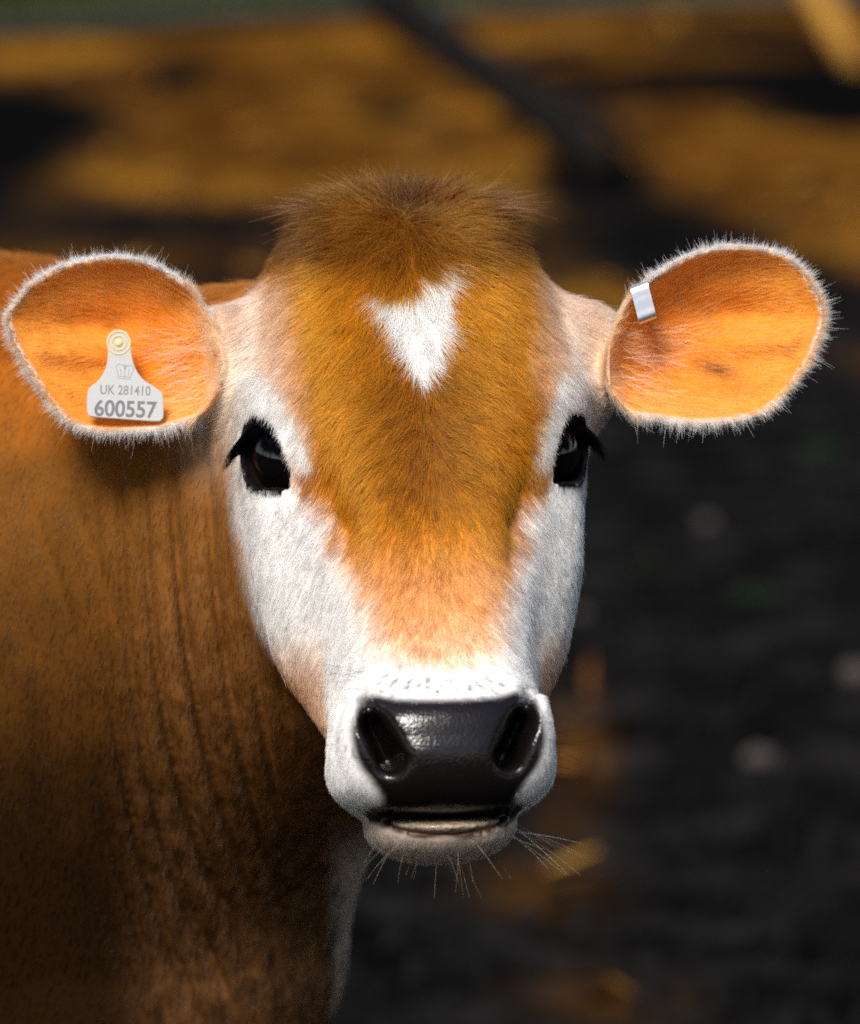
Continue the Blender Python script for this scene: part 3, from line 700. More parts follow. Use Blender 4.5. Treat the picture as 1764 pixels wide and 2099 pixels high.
# loose forelock standing up from the poll
N = int(2600*max(HAIR, .3)); th = rng.uniform(-1, 1, N)
root = np.stack([th*38, rng.uniform(28, 62, N), 146-14*th**2*1.2+rng.normal(0, 3, N)], 1); root = h2v(root)
for _ in range(6):
    g = grad(root); root = root-np.clip(sdf(root), -8, 8)[:, None]*g/np.maximum((g**2).sum(1), .2)[:, None]
d = np.stack([th*1.15+rng.normal(0, .35, N), rng.normal(-.1, .3, N), 0.12+0.22*rng.random(N)+0.40*(1-np.abs(th))*rng.random(N)**2], 1); d = hdir2v(unit(d))
L = rng.uniform(12, 38, N)*(0.55+0.6*np.abs(th)); t = np.linspace(0, 1, 7)
P = root[:, None]+L[:, None, None]*(d[:, None]*t[None, :, None]+np.array([0, 0, -0.16])*(t*t)[None, :, None]+rng.normal(0, .09, (N, 1, 3))*(t*t)[None, :, None])
colr = np.where((rng.random(N) < 0.6)[:, None], C['poll'], C['folds'])*rng.uniform(.6, 1.2, (N, 1))
strands('forelock', P, colr, np.repeat((0.13*(1-0.8*t))[None], N, 0))

# ------------------------------------------------------------------ ear tag and ear clip
def plate(outline, th, bev=0.25):
    """extruded outline with a chamfer: local x right, y up, z towards the viewer (mm)"""
    O = np.asarray(outline, float); c = O.mean(0); n = len(O)
    e = np.roll(O, -1, 0)-np.roll(O, 1, 0); nrm = unit(np.stack([e[:, 1], -e[:, 0]], 1))
    if ((O+nrm*0.1-c)**2).sum() < ((O-c)**2).sum(): nrm = -nrm
    lay = [(-bev, -th/2), (0, -th/2+bev), (0, th/2-bev), (-bev, th/2)]
    v = np.concatenate([np.concatenate([O+nrm*k, np.full((n, 1), z)], 1) for k, z in lay]); f = []
    for l in range(3):
        for i in range(n): j = (i+1) % n; f.append((l*n+i, l*n+j, (l+1)*n+j, (l+1)*n+i))
    f.append(tuple(range(3*n, 4*n))); f.append(tuple(range(n-1, -1, -1)))
    return v, f
def ring_mesh(r0, r1, th, n=28):
    v = []; f = []
    for k in range(n):
        a = 2*math.pi*k/n; c, s = math.cos(a), math.sin(a)
        v += [(r0*c, r0*s, 0), (r0*c, r0*s, th), (r1*c, r1*s, th), (r1*c, r1*s, 0)]
    for k in range(n):
        j = (k+1) % n
        for m in range(4): f.append((k*4+m, k*4+(m+1) % 4, j*4+(m+1) % 4, j*4+m))
    return np.array(v), f
def dome(r, hgt, n=28, m=5):
    v = [(0, 0, hgt)]; f = []
    for i in range(1, m+1):
        a = math.pi/2*i/m
        for k in range(n): b = 2*math.pi*k/n; v.append((r*math.sin(a)*math.cos(b), r*math.sin(a)*math.sin(b), hgt*math.cos(a)))
    for k in range(n): f.append((0, 1+k, 1+(k+1) % n))
    for i in range(m-1):
        for k in range(n): p = 1+i*n+k; q = 1+i*n+(k+1) % n; f.append((p, p+n, q+n, q))
    return np.array(v), f
def frame_empty(name, origin_v, xv, yv, zv):
    """Empty whose local axes (in metres) follow three view-frame directions"""
    from mathutils import Matrix
    o = bpy.data.objects.new(name, None); COL.objects.link(o); o.empty_display_size = 0.02
    X, Y, Z = (unit(vdir2w(np.asarray(k, float))) for k in (xv, yv, zv)); w = v2w(np.asarray(origin_v, float))
    o.matrix_world = Matrix([[X[0], Y[0], Z[0], w[0]], [X[1], Y[1], Z[1], w[1]], [X[2], Y[2], Z[2], w[2]], [0, 0, 0, 1]])
    return o
TAGC = (258, 775)
y_tag = -9.0+min(float(ear_surf(0, np.array([u2v(a, b, 30)[0]]), np.array([u2v(a, b, 30)[2]]))[0][0]) for a, b in ((240, 700), (195, 840), (325, 840)))-5.0
tgx, tgy = np.array([math.cos(.035), 0.0, -math.sin(.035)]), np.array([math.sin(.035), 0.16, math.cos(.035)])
tgy = unit(tgy); tgz = np.cross(tgx, tgy)
tag_o = frame_empty('ear_tag', u2v(TAGC[0], TAGC[1], y_tag), tgx, tgy, tgz)
tag(tag_o, 'white plastic ear tag printed with numbers, worn in the ear', 'ear tag')
def q(a, b): return ((a-TAGC[0])/K, (TAGC[1]-b)/K)
out = catmull([q(*c) for c in [(240,673),(256,679),(265,696),(268,722),(276,750),(292,774),(314,789),(331,800),(337,812),(340,850),(335,861),(324,864),(258,862),(194,859),(184,853),(181,842),(181,808),(187,796),(204,780),(216,755),(219,724),(215,696),(224,679)]], 5, True)
def tag_material():
    t = NT('tag plastic'); tc = t.n('ShaderNodeTexCoord'); sx = t.n('ShaderNodeSeparateXYZ', {0: tc.outputs['Object']})
    nz = t.n('ShaderNodeTexNoise', {'Vector': tc.outputs['Object'], 'Scale': 130.0, 'Detail': 6.0})
    mp = t.n('ShaderNodeMapRange', {'Value': sx.outputs['Y'], 'From Min': 0.006, 'From Max': 0.028, 'To Min': 0.0, 'To Max': 1.3})
    mu = t.n('ShaderNodeMath', {0: mp.outputs[0], 1: nz.outputs['Fac']}, operation='MULTIPLY', use_clamp=True)
    m = t.n('ShaderNodeMix', data_type='RGBA'); m.inputs[6].default_value = (.42, .42, .42, 1); m.inputs[7].default_value = (.45, .35, .17, 1); t.t.links.new(mu.outputs[0], m.inputs[0])
    n2 = t.n('ShaderNodeTexNoise', {'Vector': tc.outputs['Object'], 'Scale': 420.0, 'Detail': 6.0})
    r = t.n('ShaderNodeMapRange', {'Value': n2.outputs['Fac'], 'From Min': .58, 'From Max': .78, 'To Min': 0.0, 'To Max': 0.4})
    m2 = t.n('ShaderNodeMix', data_type='RGBA'); t.t.links.new(m.outputs[2], m2.inputs[6]); m2.inputs[7].default_value = (.5, .42, .32, 1); t.t.links.new(r.outputs[0], m2.inputs[0])
    b = t.n('ShaderNodeBsdfPrincipled', {'Base Color': m2.outputs[2], 'Roughness': 0.5, 'Specular IOR Level': 0.35, 'Subsurface Weight': 0.15, 'Subsurface Radius': (.002, .0015, .001)})
    return t.surf(b.outputs[0])
MT = tag_material()
v, f = plate(out, 1.5, 0.35); mesh_obj('panel', v/1000, f, tag_o, MT, smooth=False)
MI = simple_mat('faded print', (0.16, 0.16, 0.17), 0.7, 0.2, var=0.5, scale=900); MI2 = simple_mat('worn print', (0.22, 0.22, 0.23), 0.7, 0.2, var=0.35, scale=900)
MR = simple_mat('stained plastic', (0.72, 0.55, 0.26), 0.5, 0.3, var=0.2, scale=400)
bx_, by_ = q(241, 702)
for r0, r1, nm in ((6.0, 6.5, 'rim_ring'), (3.6, 4.3, 'inner_ring')):
    v, f = ring_mesh(r0, r1, 0.45); v = v+np.array([bx_, by_, 0.6]); mesh_obj(nm, v/1000, f, tag_o, MR)
v, f = dome(2.2, 1.4); v = v+np.array([bx_, by_, 0.6]); mesh_obj('rivet', v/1000, f, tag_o, MR)
v, f = dome(3.2, 1.0); v = v*np.array([1, 1, -1])+np.array([bx_, by_, -0.6]); f = [tuple(reversed(k)) for k in f]; v2, f2 = dome(2.2, 12)
mesh_obj('stud', np.concatenate([v, v2*np.array([1, 1, -1])+np.array([bx_, by_, -0.6])])/1000, f+[tuple(reversed([i+len(v) for i in k])) for k in f2], tag_o, MR)
def text_mesh(name, body, x0, x1, base, hgt, mat, bold=0.0):
    fc = bpy.data.curves.new('text', 'FONT'); fc.body = body; fc.size = 1.0; fc.offset = bold; fc.extrude = 0.0
    fo = bpy.data.objects.new('text', fc); COL.objects.link(fo); dg = bpy.context.evaluated_depsgraph_get()
    m_ = bpy.data.meshes.new_from_object(fo.evaluated_get(dg)); bpy.data.objects.remove(fo); bpy.data.curves.remove(fc)
    co = np.empty(len(m_.vertices)*3); m_.vertices.foreach_get('co', co); co = co.reshape(-1, 3)
    lo, hi = co.min(0), co.max(0); a, b = q(x0, base), q(x1, base)
    co[:, 0] = a[0]+(co[:, 0]-lo[0])/(hi[0]-lo[0])*(b[0]-a[0]); co[:, 1] = a[1]+(co[:, 1]-lo[1])/(hi[1]-lo[1])*hgt/K; co[:, 2] = 0.81
    m_.vertices.foreach_set('co', (co/1000).astype(np.float32).ravel()); m_.update(); m_.name = name
    return new_obj(name, m_, tag_o, mat)
text_mesh('small_print', 'UK 281410', 207, 311, 811, 20, MI2, 0.012)
text_mesh('large_print', '600557', 197, 326, 858, 36, MI, 0.022)
# faint crown mark above the numbers, thin printed lines
def line_strip(pts, w):
    P = np.array([q(*k) for k in pts]); v = []; f = []
    for i in range(len(P)-1):
        d = unit(P[i+1]-P[i]); nn = np.array([-d[1], d[0]])*w/2; b = len(v)
        v += [(*(P[i]-nn), .81), (*(P[i+1]-nn), .81), (*(P[i+1]+nn), .81), (*(P[i]+nn), .81)]; f.append((b, b+1, b+2, b+3))
    return v, f
V_, F_ = [], []
for L in ([(241,776),(270,778)], [(242,772),(269,774)], [(243,771),(237,752),(243,746),(253,750),(256,758)], [(268,773),(275,754),(269,748),(259,751),(256,758)], [(256,773),(256,747)], [(252,749),(260,749)], [(249,770),(247,756)], [(263,771),(265,757)]):
    v, f = line_strip(L, 0.28); F_ += [tuple(i+len(V_) for i in k) for k in f]; V_ += v
mesh_obj('crown_mark', np.array(V_)/1000, F_, tag_o, MI2, smooth=False)

# metal clip folded over the upper edge of the other ear
cu = u2v(1318, 622, 22); yc = float(ear_surf(1, np.array([u2v(1330, 640, 25)[0]]), np.array([u2v(1330, 640, 25)[2]]))[0][0])
along = unit(np.array([0.36, 0.0, -0.93])); across = unit(np.array([0.93, 0.0, 0.36]))
clip_o = frame_empty('ear_clip', (cu[0], min(yc, 26.0)-11, cu[2]), across, -along, np.array([0, -1.0, 0]))
tag(clip_o, 'small folded silver metal clip on the upper edge of the ear', 'ear clip')
prof = catmull([(7.5,-20),(9.6,-13.0),(10.2,-4.0),(8.8,0.6),(3,1.1),(-3,1.0),(-7.4,0.9),(-9.4,-0.8),(-9.8,-4.2),(-8.2,-8)], 6)   # (up the strip, towards the viewer)
d = np.gradient(prof, axis=0); nn_ = unit(np.stack([-d[:, 1], d[:, 0]], 1)); v = []; f = []; wd = 5.0; th = 0.5
for p_, n_ in zip(prof, nn_):
    for sx, k in ((-wd, 0), (wd, 0), (wd, 1), (-wd, 1)): v.append((sx+0.12*p_[0], p_[0]+n_[0]*th*(k*2-1), p_[1]+n_[1]*th*(k*2-1)))
for i in range(len(prof)-1):
    for m in range(4): f.append((i*4+m, i*4+(m+1) % 4, i*4+4+(m+1) % 4, i*4+4+m))
f += [(0, 3, 2, 1), tuple(len(v)-4+k for k in range(4))]
mesh_obj('strip', np.array(v)/1000, f, clip_o, simple_mat('brushed metal', (0.62, 0.62, 0.64), 0.34, 0.5, metal=0.85, var=0.12, scale=500), smooth=False)

# ------------------------------------------------------------------ ground
def gaxis(lo, a, b, hi, fine): return axis(lo, a, b, hi, fine, 1.16, 60)
gx = gaxis(-400, -1.6, 1.6, 400, 0.03); gy = gaxis(-400, 0.6, 12.5, 700, 0.04)
GX, GY = np.meshgrid(gx, gy, indexing='ij'); gp = np.stack([GX.ravel(), GY.ravel(), np.zeros(GX.size)], 1)
DARKB = [(-1.06,8.2,.30,.62,1.2),(-1.0,7.55,.2,.5,1.0),(.95,8.75,.26,.42,1.1),(.62,8.85,.34,.26,1.1),(1.0,8.35,.22,.35,1.1),(.36,7.35,.14,.55,.8),(.47,6.5,.17,.5,.85),(.62,6.1,.16,.30,.8),(-.95,6.9,.14,.35,.6),(.12,8.8,.035,.5,.0),(-.62,6.65,.25,.2,.5),(.85,9.7,.3,.22,.55),(-.1,8.3,.1,.22,.5),(-.62,9.0,.08,.5,.45)]  # patches of deep shade, painted into the ground colour
LITB = [(.185,3.02,.04,.26,.7),(.12,2.42,.08,.14,.62),(.17,2.0,.085,.11,.55),(.15,2.7,.04,.10,.4),(.36,5.9,.14,.22,.8),(.80,5.35,.10,.18,.55),(.95,6.75,.25,.35,.8),(.60,7.45,.20,.42,.8),(.88,7.35,.2,.3,.7),(-.7,6.2,.4,.25,.5),(.05,1.6,.12,.12,.5)]
def litter(p):
    n = fbm(p*np.array([.8, 1., 1]), 3.0, 2, 70); n2 = fbm(p*np.array([1, .8, 1]), 1.3, 2, 80)
    x, y = p[:, 0], p[:, 1]
    m = (0.34*sstep(4.9, 5.8, y+(n2-.5)*1.2-0.9*sstep(.1, .5, x))+0.66*sstep(6.1, 7.2, y+(n2-.5)*1.2))*(0.72+0.9*(n-.35))
    for bx, by, rx, ry, w in LITB: m = m+w*np.exp(-((x-bx)/rx)**2-((y-by)/ry)**2)*(0.5+1.0*n)
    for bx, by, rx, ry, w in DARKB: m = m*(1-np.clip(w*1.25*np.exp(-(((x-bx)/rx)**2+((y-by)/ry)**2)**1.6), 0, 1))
    m = sstep(.0, 1.05, m)*np.where(y < 4.6, 0.55, 1.0)
    m = m*(1-sstep(10.15, 10.3, y-0.35*x+0.1*n))
    return np.clip(m, 0, 1)
near = (np.abs(gp[:, 0]) < 3) & (gp[:, 1] > 0) & (gp[:, 1] < 14)
hgt = (fbm(gp, 1.1, 3, 90)-.5)*0.06+(fbm(gp, 9.0, 3, 95)-.5)*np.where(gp[:, 1] > 5, .012, .045)*near
hgt = hgt-hgt.max()*0.0
GZ = np.where(np.hypot(gp[:, 0]+.6, gp[:, 1]-.4) < 1.2, np.minimum(hgt, 0.012), hgt)
lm = litter(gp)
nxg, nyg = len(gx), len(gy)
ids = np.arange(nxg*nyg).reshape(nxg, nyg)
gq = np.stack([ids[:-1, :-1], ids[1:, :-1], ids[1:, 1:], ids[:-1, 1:]], -1).reshape(-1, 4)
def ground_material():
    t = NT('soil and dry litter'); at = t.n('ShaderNodeAttribute', attribute_name='litter'); tc = t.n('ShaderNodeTexCoord')
    n1 = t.n('ShaderNodeTexNoise', {'Vector': tc.outputs['Object'], 'Scale': 9.0, 'Detail': 8.0, 'Roughness': .6})
    n2 = t.n('ShaderNodeTexNoise', {'Vector': tc.outputs['Object'], 'Scale': 4.0, 'Detail': 5.0})
    def ramp(fac, stops):
        r = t.n('ShaderNodeValToRGB', {'Fac': fac}); e = r.color_ramp.elements
        e[0].position, e[0].color = stops[0]; e[1].position, e[1].color = stops[-1]
        for p_, c_ in stops[1:-1]: k = e.new(p_); k.color = c_
        return r.outputs[0]
    mpn = t.n('ShaderNodeMapping', {'Vector': tc.outputs['Object'], 'Scale': (2.2, 5.0, 2.0)}); n3 = t.n('ShaderNodeTexNoise', {'Vector': mpn.outputs[0], 'Scale': 1.6, 'Detail': 5.0, 'Roughness': .6})
    av = t.n('ShaderNodeMath', {0: n1.outputs['Fac'], 1: n3.outputs['Fac']}, operation='ADD'); av2 = t.n('ShaderNodeMath', {0: av.outputs[0], 1: 0.5}, operation='MULTIPLY')
    soil = ramp(av2.outputs[0], [(0.36, (.0010, .0010, .0010, 1)), (.50, (.0055, .0052, .0052, 1)), (.64, (.020, .0185, .018, 1))])
    lit = ramp(n1.outputs['Fac'], [(0.3, (.05, .020, .004, 1)), (.55, (.135, .055, .007, 1)), (.8, (.23, .10, .014, 1))])
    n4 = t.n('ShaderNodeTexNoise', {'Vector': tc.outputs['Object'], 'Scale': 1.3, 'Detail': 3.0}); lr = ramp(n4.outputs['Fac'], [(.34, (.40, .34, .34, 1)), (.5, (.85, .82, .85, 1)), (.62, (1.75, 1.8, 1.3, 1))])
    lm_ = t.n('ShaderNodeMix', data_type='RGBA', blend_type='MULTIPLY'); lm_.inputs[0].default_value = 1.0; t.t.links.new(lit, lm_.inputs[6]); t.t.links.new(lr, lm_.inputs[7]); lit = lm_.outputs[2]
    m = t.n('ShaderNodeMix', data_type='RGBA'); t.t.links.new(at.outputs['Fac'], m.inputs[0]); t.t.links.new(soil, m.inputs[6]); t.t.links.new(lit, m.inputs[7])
    da = t.n('ShaderNodeAttribute', attribute_name='painted_shade'); dm = t.n('ShaderNodeMix', data_type='RGBA'); t.t.links.new(da.outputs['Fac'], dm.inputs[0]); t.t.links.new(m.outputs[2], dm.inputs[6]); dm.inputs[7].default_value = (.003, .003, .003, 1)  # painted shade pulls soil and litter colour down to near black
    m = dm
    bp = t.n('ShaderNodeBump', {'Height': n1.outputs['Fac'], 'Strength': 0.8, 'Distance': 0.03})
    b = t.n('ShaderNodeBsdfPrincipled', {'Base Color': m.outputs[2], 'Roughness': 0.9, 'Specular IOR Level': 0.0, 'Normal': bp.outputs[0]})
    return t.surf(b.outputs[0])
me = bpy.data.meshes.new('ground'); co = gp.copy(); co[:, 2] = GZ
me.vertices.add(len(co)); me.vertices.foreach_set('co', co.astype(np.float32).ravel())
me.loops.add(gq.size); me.loops.foreach_set('vertex_index', gq.astype(np.int32).ravel())
me.polygons.add(len(gq)); me.polygons.foreach_set('loop_start', np.arange(0, gq.size, 4, dtype=np.int32)); me.update(calc_edges=True)
me.polygons.foreach_set('use_smooth', np.ones(len(gq), bool))
shadev = np.zeros(len(gp))
for bx, by, rx, ry, w in DARKB: shadev = np.maximum(shadev, w*np.exp(-(((gp[:, 0]-bx)/rx)**2+((gp[:, 1]-by)/ry)**2)**1.6))
a = me.attributes.new('painted_shade', 'FLOAT', 'POINT'); a.data.foreach_set('value', np.clip(shadev*1.3, 0, 1).astype(np.float32))
a = me.attributes.new('litter', 'FLOAT', 'POINT'); a.data.foreach_set('value', lm.astype(np.float32))
gr = new_obj('ground', me, None, ground_material()); gr['kind'] = 'structure'
gr['label'] = 'dark trodden soil with patches of dry orange litter and painted dark shade'
def gz(x, y):
    i = np.clip(np.searchsorted(gx, x), 1, nxg-1); j = np.clip(np.searchsorted(gy, y), 1, nyg-1); return GZ.reshape(nxg, nyg)[i, j]
def quad_cloud(name, cen, ux, uy, cols, mat_name, rough=0.8, shape=((-1, -1), (1, -1), (1, 1), (-1, 1)), lift=None):
    N = len(cen); s = np.array(shape, float); n = len(s)
    v = cen[:, None]+ux[:, None]*s[None, :, :1]+uy[:, None]*s[None, :, 1:2]
    if lift is not None: v = v+lift[:, None]*(np.abs(s[:, 1])[None, :, None]**2)
    m_ = bpy.data.meshes.new(name); m_.vertices.add(N*n); m_.vertices.foreach_set('co', v.astype(np.float32).ravel())
    m_.loops.add(N*n); m_.loops.foreach_set('vertex_index', np.arange(N*n, dtype=np.int32)); m_.polygons.add(N); m_.polygons.foreach_set('loop_start', np.arange(0, N*n, n, dtype=np.int32)); m_.update(calc_edges=True)
    a = m_.attributes.new('tint', 'FLOAT_COLOR', 'POINT'); a.data.foreach_set('color', np.concatenate([np.repeat(cols, n, 0), np.ones((N*n, 1))], 1).astype(np.float32).ravel())
    return new_obj(name, m_, None, mat_name)
def tint_material(name, rough=0.8, trans=0.0):
    t = NT(name); at = t.n('ShaderNodeAttribute', attribute_name='tint'); tc = t.n('ShaderNodeTexCoord')
    nz = t.n('ShaderNodeTexNoise', {'Vector': tc.outputs['Object'], 'Scale': 90.0, 'Detail': 3.0})
    mu = t.n('ShaderNodeMix', data_type='RGBA', blend_type='MULTIPLY'); mu.inputs[0].default_value = 0.5; t.t.links.new(at.outputs['Color'], mu.inputs[6]); t.t.links.new(nz.outputs['Color'], mu.inputs[7])
    b = t.n('ShaderNodeBsdfPrincipled', {'Base Color': mu.outputs[2], 'Roughness': rough, 'Specular IOR Level': 0.2})
    if not trans: return t.surf(b.outputs[0])
    tl = t.n('ShaderNodeBsdfTranslucent', {'Color': mu.outputs[2]}); return t.surf(t.n('ShaderNodeMixShader', {0: trans, 1: b.outputs[0], 2: tl.outputs[0]}).outputs[0])
MTINT = tint_material('litter flakes'); MLEAF = tint_material('leaves', 0.55, 0.3)
# dry flakes and straw where the litter lies
N = 90000; pp = np.stack([rng.uniform(-1.6, 1.6, N), 1.2+9.2*rng.random(N), np.zeros(N)], 1); keep = rng.random(N) < litter(pp)*np.where(pp[:, 1] < 5, .13, .012)*(litter(pp) > .12); pp = pp[keep]; N = len(pp)
pp[:, 2] = gz(pp[:, 0], pp[:, 1])+rng.uniform(.004, .02, N)
an = rng.uniform(0, 6.28, N); ln = rng.uniform(.012, .045, N); wdt = rng.uniform(.004, .016, N); tl = rng.normal(0, .35, N)
ux = np.stack([np.cos(an), np.sin(an), np.sin(tl)], 1)*ln[:, None]; uy = np.stack([-np.sin(an), np.cos(an), rng.normal(0, .4, N)], 1)*wdt[:, None]
pal = np.array([(.27,.115,.010),(.16,.065,.006),(.34,.165,.022),(.09,.033,.005),(.28,.105,.008)]); cols = pal[rng.integers(0, 5, N)]*rng.uniform(.6, 1.25, (N, 1))
o = quad_cloud('dry_litter', pp, ux, uy, cols, MTINT, shape=((-1, -.2), (-.3, -1), (.7, -.8), (1, .1), (.4, 1), (-.5, .8))); o['kind'] = 'stuff'; o['label'] = 'dry orange leaf and straw litter on the soil'; o['category'] = 'litter'
# soil crumbs
N = 16000; pp = np.stack([rng.uniform(-1.2, 1.2, N), 1.2+6*rng.random(N)**1.4, np.zeros(N)], 1); pp[:, 2] = gz(pp[:, 0], pp[:, 1]); sz = rng.lognormal(-4.9, .5, N).clip(.003, .03)
v = []; tet = np.array([(1,0,-.4),(-.5,.87,-.4),(-.5,-.87,-.4),(.1,0,.9)]); R = rng.normal(0, 1, (N, 4, 3))*0.22+tet; vv = pp[:, None]+R*sz[:, None, None]
fi = np.array([(0,1,3),(1,2,3),(2,0,3),(0,2,1)]); m_ = bpy.data.meshes.new('soil_crumbs'); m_.vertices.add(N*4); m_.vertices.foreach_set('co', vv.astype(np.float32).ravel())
fa = (np.arange(N)[:, None, None]*4+fi).astype(np.int32); m_.loops.add(fa.size); m_.loops.foreach_set('vertex_index', fa.ravel()); m_.polygons.add(N*4); m_.polygons.foreach_set('loop_start', np.arange(0, fa.size, 3, dtype=np.int32)); m_.update(calc_edges=True)
o = new_obj('soil_crumbs', m_, None, simple_mat('crumbly soil', (.0075, .007, .007), .9, .06, var=.7, scale=25)); o['kind'] = 'stuff'; o['label'] = 'loose dark crumbs of trodden soil'; o['category'] = 'soil'
# grass beyond the edging rail
N = 42000; pp = np.stack([rng.uniform(-4, 4, N), 10.2+rng.random(N)**1.6*9, np.zeros(N)], 1); pp = pp[pp[:, 1] > 10.22+0.36*np.clip(pp[:, 0], -2, 1)]; N = len(pp)
hg = rng.uniform(.05, .14, N); an = rng.uniform(0, 6.28, N); ux = np.stack([np.cos(an), np.sin(an), 0*an], 1)*.0045; uy = np.stack([rng.normal(0, .3, N), rng.normal(0, .3, N), np.ones(N)], 1)*hg[:, None]/2
pp[:, 2] = gz(pp[:, 0], pp[:, 1])+hg/2; cols = np.array([(.07,.085,.012),(.05,.075,.012),(.11,.11,.02)])[rng.integers(0, 3, N)]*rng.uniform(.6, 1.3, (N, 1))
o = quad_cloud('grass', pp, ux, uy, cols, MLEAF, shape=((-1, -1), (1, -1), (.7, .2), (0, 1), (-.7, .2))); o['kind'] = 'stuff'; o['label'] = 'short green grass beyond the edging rail'; o['category'] = 'grass'

# ------------------------------------------------------------------ background things
def tube(path, radii, n=14, wob=0.0):
    P = np.asarray(path, float); v = []; f = []
    for i, p in enumerate(P):
        t = unit(P[min(i+1, len(P)-1)]-P[max(i-1, 0)]); a = unit(np.cross(t, (0.13, 0.2, 1.0))); b = np.cross(t, a)
        for k in range(n):
            an = 2*math.pi*k/n; r = radii[i]*(1+wob*rng.normal()); v.append(p+(a*math.cos(an)+b*math.sin(an))*r)
    for i in range(len(P)-1):
        for k in range(n): j = (k+1) % n; f.append((i*n+k, i*n+j, (i+1)*n+j, (i+1)*n+k))
    f += [tuple(range(n-1, -1, -1)), tuple(range((len(P)-1)*n, len(P)*n))]
    return np.array(v), f
pth = catmull([(-2.6,9.0,.03),(-1.12,9.66,.03),(-.42,10.0,.035),(.05,10.13,.03),(.83,10.33,.035),(2.4,10.7,.03)], 8)
v, f = tube(pth, [0.026]*len(pth), 12, .05); o = mesh_obj('edging_rail', v, f, None, simple_mat('weathered grey wood', (.040, .046, .034), .8, .2, var=.5, scale=14, bump=.5))
tag(o, 'weathered grey-green rail lying along the edge of the grass', 'rail')
br = bpy.data.objects.new('shadow_band', None); COL.objects.link(br); br.location = (.08, 8.9, 0)  # stands in for a trunk's shadow on the ground, modelled as a dark limb
tag(br, 'long dark strip standing in for a trunk shadow across the orange litter', 'shadow strip')
MB = simple_mat('shadow band dark', (.008, .006, .005), .9, .05, var=.6, scale=30, bump=.8)
bo = np.array([.08, 8.9, 0])
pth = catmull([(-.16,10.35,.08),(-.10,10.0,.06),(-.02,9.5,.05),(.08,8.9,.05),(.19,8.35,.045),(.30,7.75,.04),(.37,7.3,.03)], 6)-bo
v, f = tube(pth, np.linspace(.075, .045, len(pth)), 12, .08); mesh_obj('limb_or_shadow_tube', v, f, br, MB)
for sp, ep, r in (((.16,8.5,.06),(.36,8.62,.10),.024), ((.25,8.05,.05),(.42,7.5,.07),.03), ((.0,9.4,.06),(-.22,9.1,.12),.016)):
    m_ = (np.array(sp)+np.array(ep))/2+np.array([.02, .04, .02]); pth = catmull([sp, m_, ep], 5)-bo; v, f = tube(pth, np.linspace(r, r*.45, len(pth)), 8, .08); mesh_obj('shadow_spur', v, f, br, MB)
# leaning stake at the edge of the yard
d = unit(np.array([-.092, .02, .155])); b0 = np.array([1.09, 9.0, -.05]); pth = [b0+d*k for k in np.linspace(0, 1.5, 9)]
v, f = tube(pth, [.036]*9, 10, .03); o = mesh_obj('leaning_stake', v, f, None, simple_mat('bright dry timber', (.46, .22, .035), .7, .25, var=.35, scale=20, bump=.4))
tag(o, 'orange-brown wooden stake leaning at the edge of the yard', 'stake')
# stones and small weeds on the dark soil
MS = simple_mat('pale stone', (.055, .046, .042), .85, .08, var=.3, scale=60, bump=.4)
for (x, y, sz, lab) in ((.395,2.92,(.024,.016,.015),'flat pinkish stone half sunk in the dark soil'), (.535,3.22,(.022,.020,.020),'rounded pale grey stone on the dark soil'), (.40,4.1,(.016,.014,.012),'small dull stone near the little green weed'), (.20,3.6,(.014,.012,.01),'small dull stone by the litter patch')):
    v, f = uv_sphere(1.0, 16, 10); nz_ = fbm(v+x*50, 1.3, 2, 7); v = v*(0.75+.5*nz_[:, None])*np.array(sz)
    o = mesh_obj('stone', v, f, None, MS); o.location = (x, y, float(gz(np.array([x]), np.array([y]))[0])+sz[2]*.5); o.rotation_euler = (0, 0, x*9); tag(o, lab, 'stone', 'stones on the soil')
for (x, y, s_, lab) in ((.44,3.67,.045,'little green weed growing beside the small stone'), (.61,4.67,.05,'dark green weed out on the open soil'), (.30,3.95,.03,'tiny green weed sprouting between clods')):
    w_ = bpy.data.objects.new('weed', None); COL.objects.link(w_); w_.location = (x, y, float(gz(np.array([x]), np.array([y]))[0])); tag(w_, lab, 'weed', 'weeds on the soil')
    for k in range(7):
        a_ = k*0.9+rng.uniform(-.2, .2); L = s_*rng.uniform(.6, 1.1); dd_ = np.array([math.cos(a_), math.sin(a_), .55]); sd_ = np.array([-math.sin(a_), math.cos(a_), 0])
        v = []; f = []
        for i, (t_, ww) in enumerate(((0,.05),(.3,.26),(.6,.30),(.85,.18),(1,.01))):
            c_ = dd_*L*t_+np.array([0, 0, -.45*L*t_*t_]); v += [c_-sd_*ww*L, c_+np.array([0, 0, -.04*L]), c_+sd_*ww*L]
        for i in range(4):
            for j in (0, 1): f.append((i*3+j, i*3+j+1, i*3+j+4, i*3+j+3))
        if k == 0: ML_ = bpy.data.materials.get('weed leaf') or simple_mat('weed leaf', (.008, .020, .006), .7, .05, var=.3, scale=60)
        mesh_obj('leaf', v, f, w_, ML_)

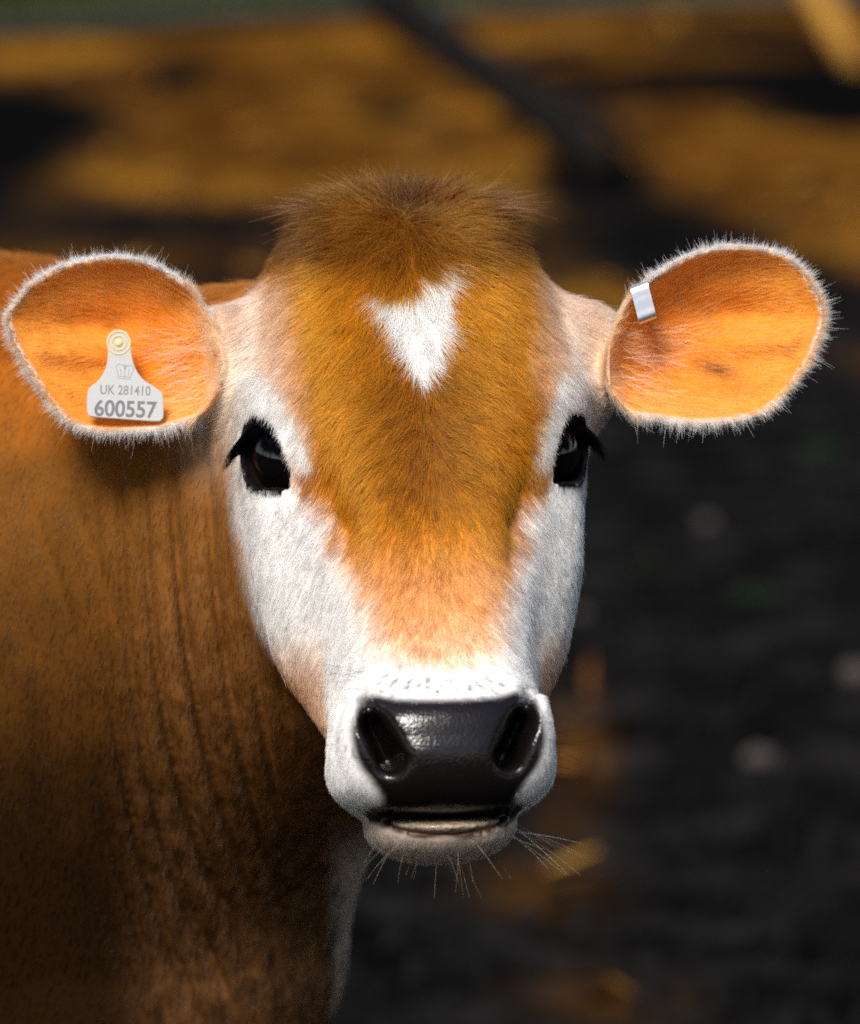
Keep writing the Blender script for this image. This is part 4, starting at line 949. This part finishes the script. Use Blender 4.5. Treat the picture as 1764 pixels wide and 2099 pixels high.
# ------------------------------------------------------------------ trees across the yard, mirrored in the calf's eyes
MBARK = simple_mat('tree bark', (.06, .045, .035), .9, .1, var=.4, scale=12, bump=.8)
def make_tree(x, y, hgt, rad, label):
    t_ = bpy.data.objects.new('tree', None); COL.objects.link(t_); t_.location = (x, y, 0); tag(t_, label, 'tree', 'trees across the yard')
    pth = catmull([(0, 0, -.1), (.05, .03, hgt*.25), (-.08, .06, hgt*.5), (.05, 0, hgt*.8)], 5)
    v, f = tube(pth, np.linspace(.24, .06, len(pth)), 12, .06); mesh_obj('trunk', v, f, t_, MBARK)
    tips = []
    for k in range(9):
        a_ = k*2.4+rng.uniform(-.3, .3); z0 = hgt*rng.uniform(.28, .6); e_ = np.array([math.cos(a_)*rad*.7, math.sin(a_)*rad*.7, z0+hgt*rng.uniform(.08, .3)])
        p0 = np.array([0, 0, z0]); pth = catmull([p0, (p0+e_)/2+np.array([0, 0, .25]), e_], 4); v, f = tube(pth, np.linspace(.09, .02, len(pth)), 7, .08); mesh_obj('limb_or_shadow_tube', v, f, t_, MBARK); tips.append(e_)
    n = 7000; tips = np.array(tips+[[0, 0, hgt*.85]]); c = tips[rng.integers(0, len(tips), n)]+rng.normal(0, 1, (n, 3))*np.array([rad*.30, rad*.30, hgt*.10])
    a = unit(rng.normal(0, 1, (n, 3))); b = unit(np.cross(a, rng.normal(0, 1, (n, 3)))); sz = rng.uniform(.08, .20, (n, 1))
    cols = np.array([(.045, .075, .018), (.03, .055, .012), (.07, .09, .02)])[rng.integers(0, 3, n)]*rng.uniform(.7, 1.3, (n, 1))
    o = quad_cloud('crown', c, a*sz, b*sz*.5, cols, MLEAF, shape=((-1, 0), (-.2, -1), (.6, -.7), (1, 0), (.5, .8), (-.3, .9))); o.parent = t_
for x, y, hh, rr, lb in ((-10.2,-1.4,8.6,3.0,'broad leafy tree level with the calf at the flank of the yard'), (-8.8,-5.6,9.2,3.2,'tallest leafy tree beside the yard'), (-6.5,-11.0,8.2,3.0,'leafy tree behind the photographer on the open side'),
        (8.0,-10.5,8.0,3.0,'leafy tree with low limbs behind the photographer'), (9.2,-5.4,8.8,3.2,'dense leafy tree beside the yard fence line'), (10.6,-1.2,8.4,3.0,'leafy tree standing level with the calf across the yard')):
    make_tree(x, y, hh, rr, lb)
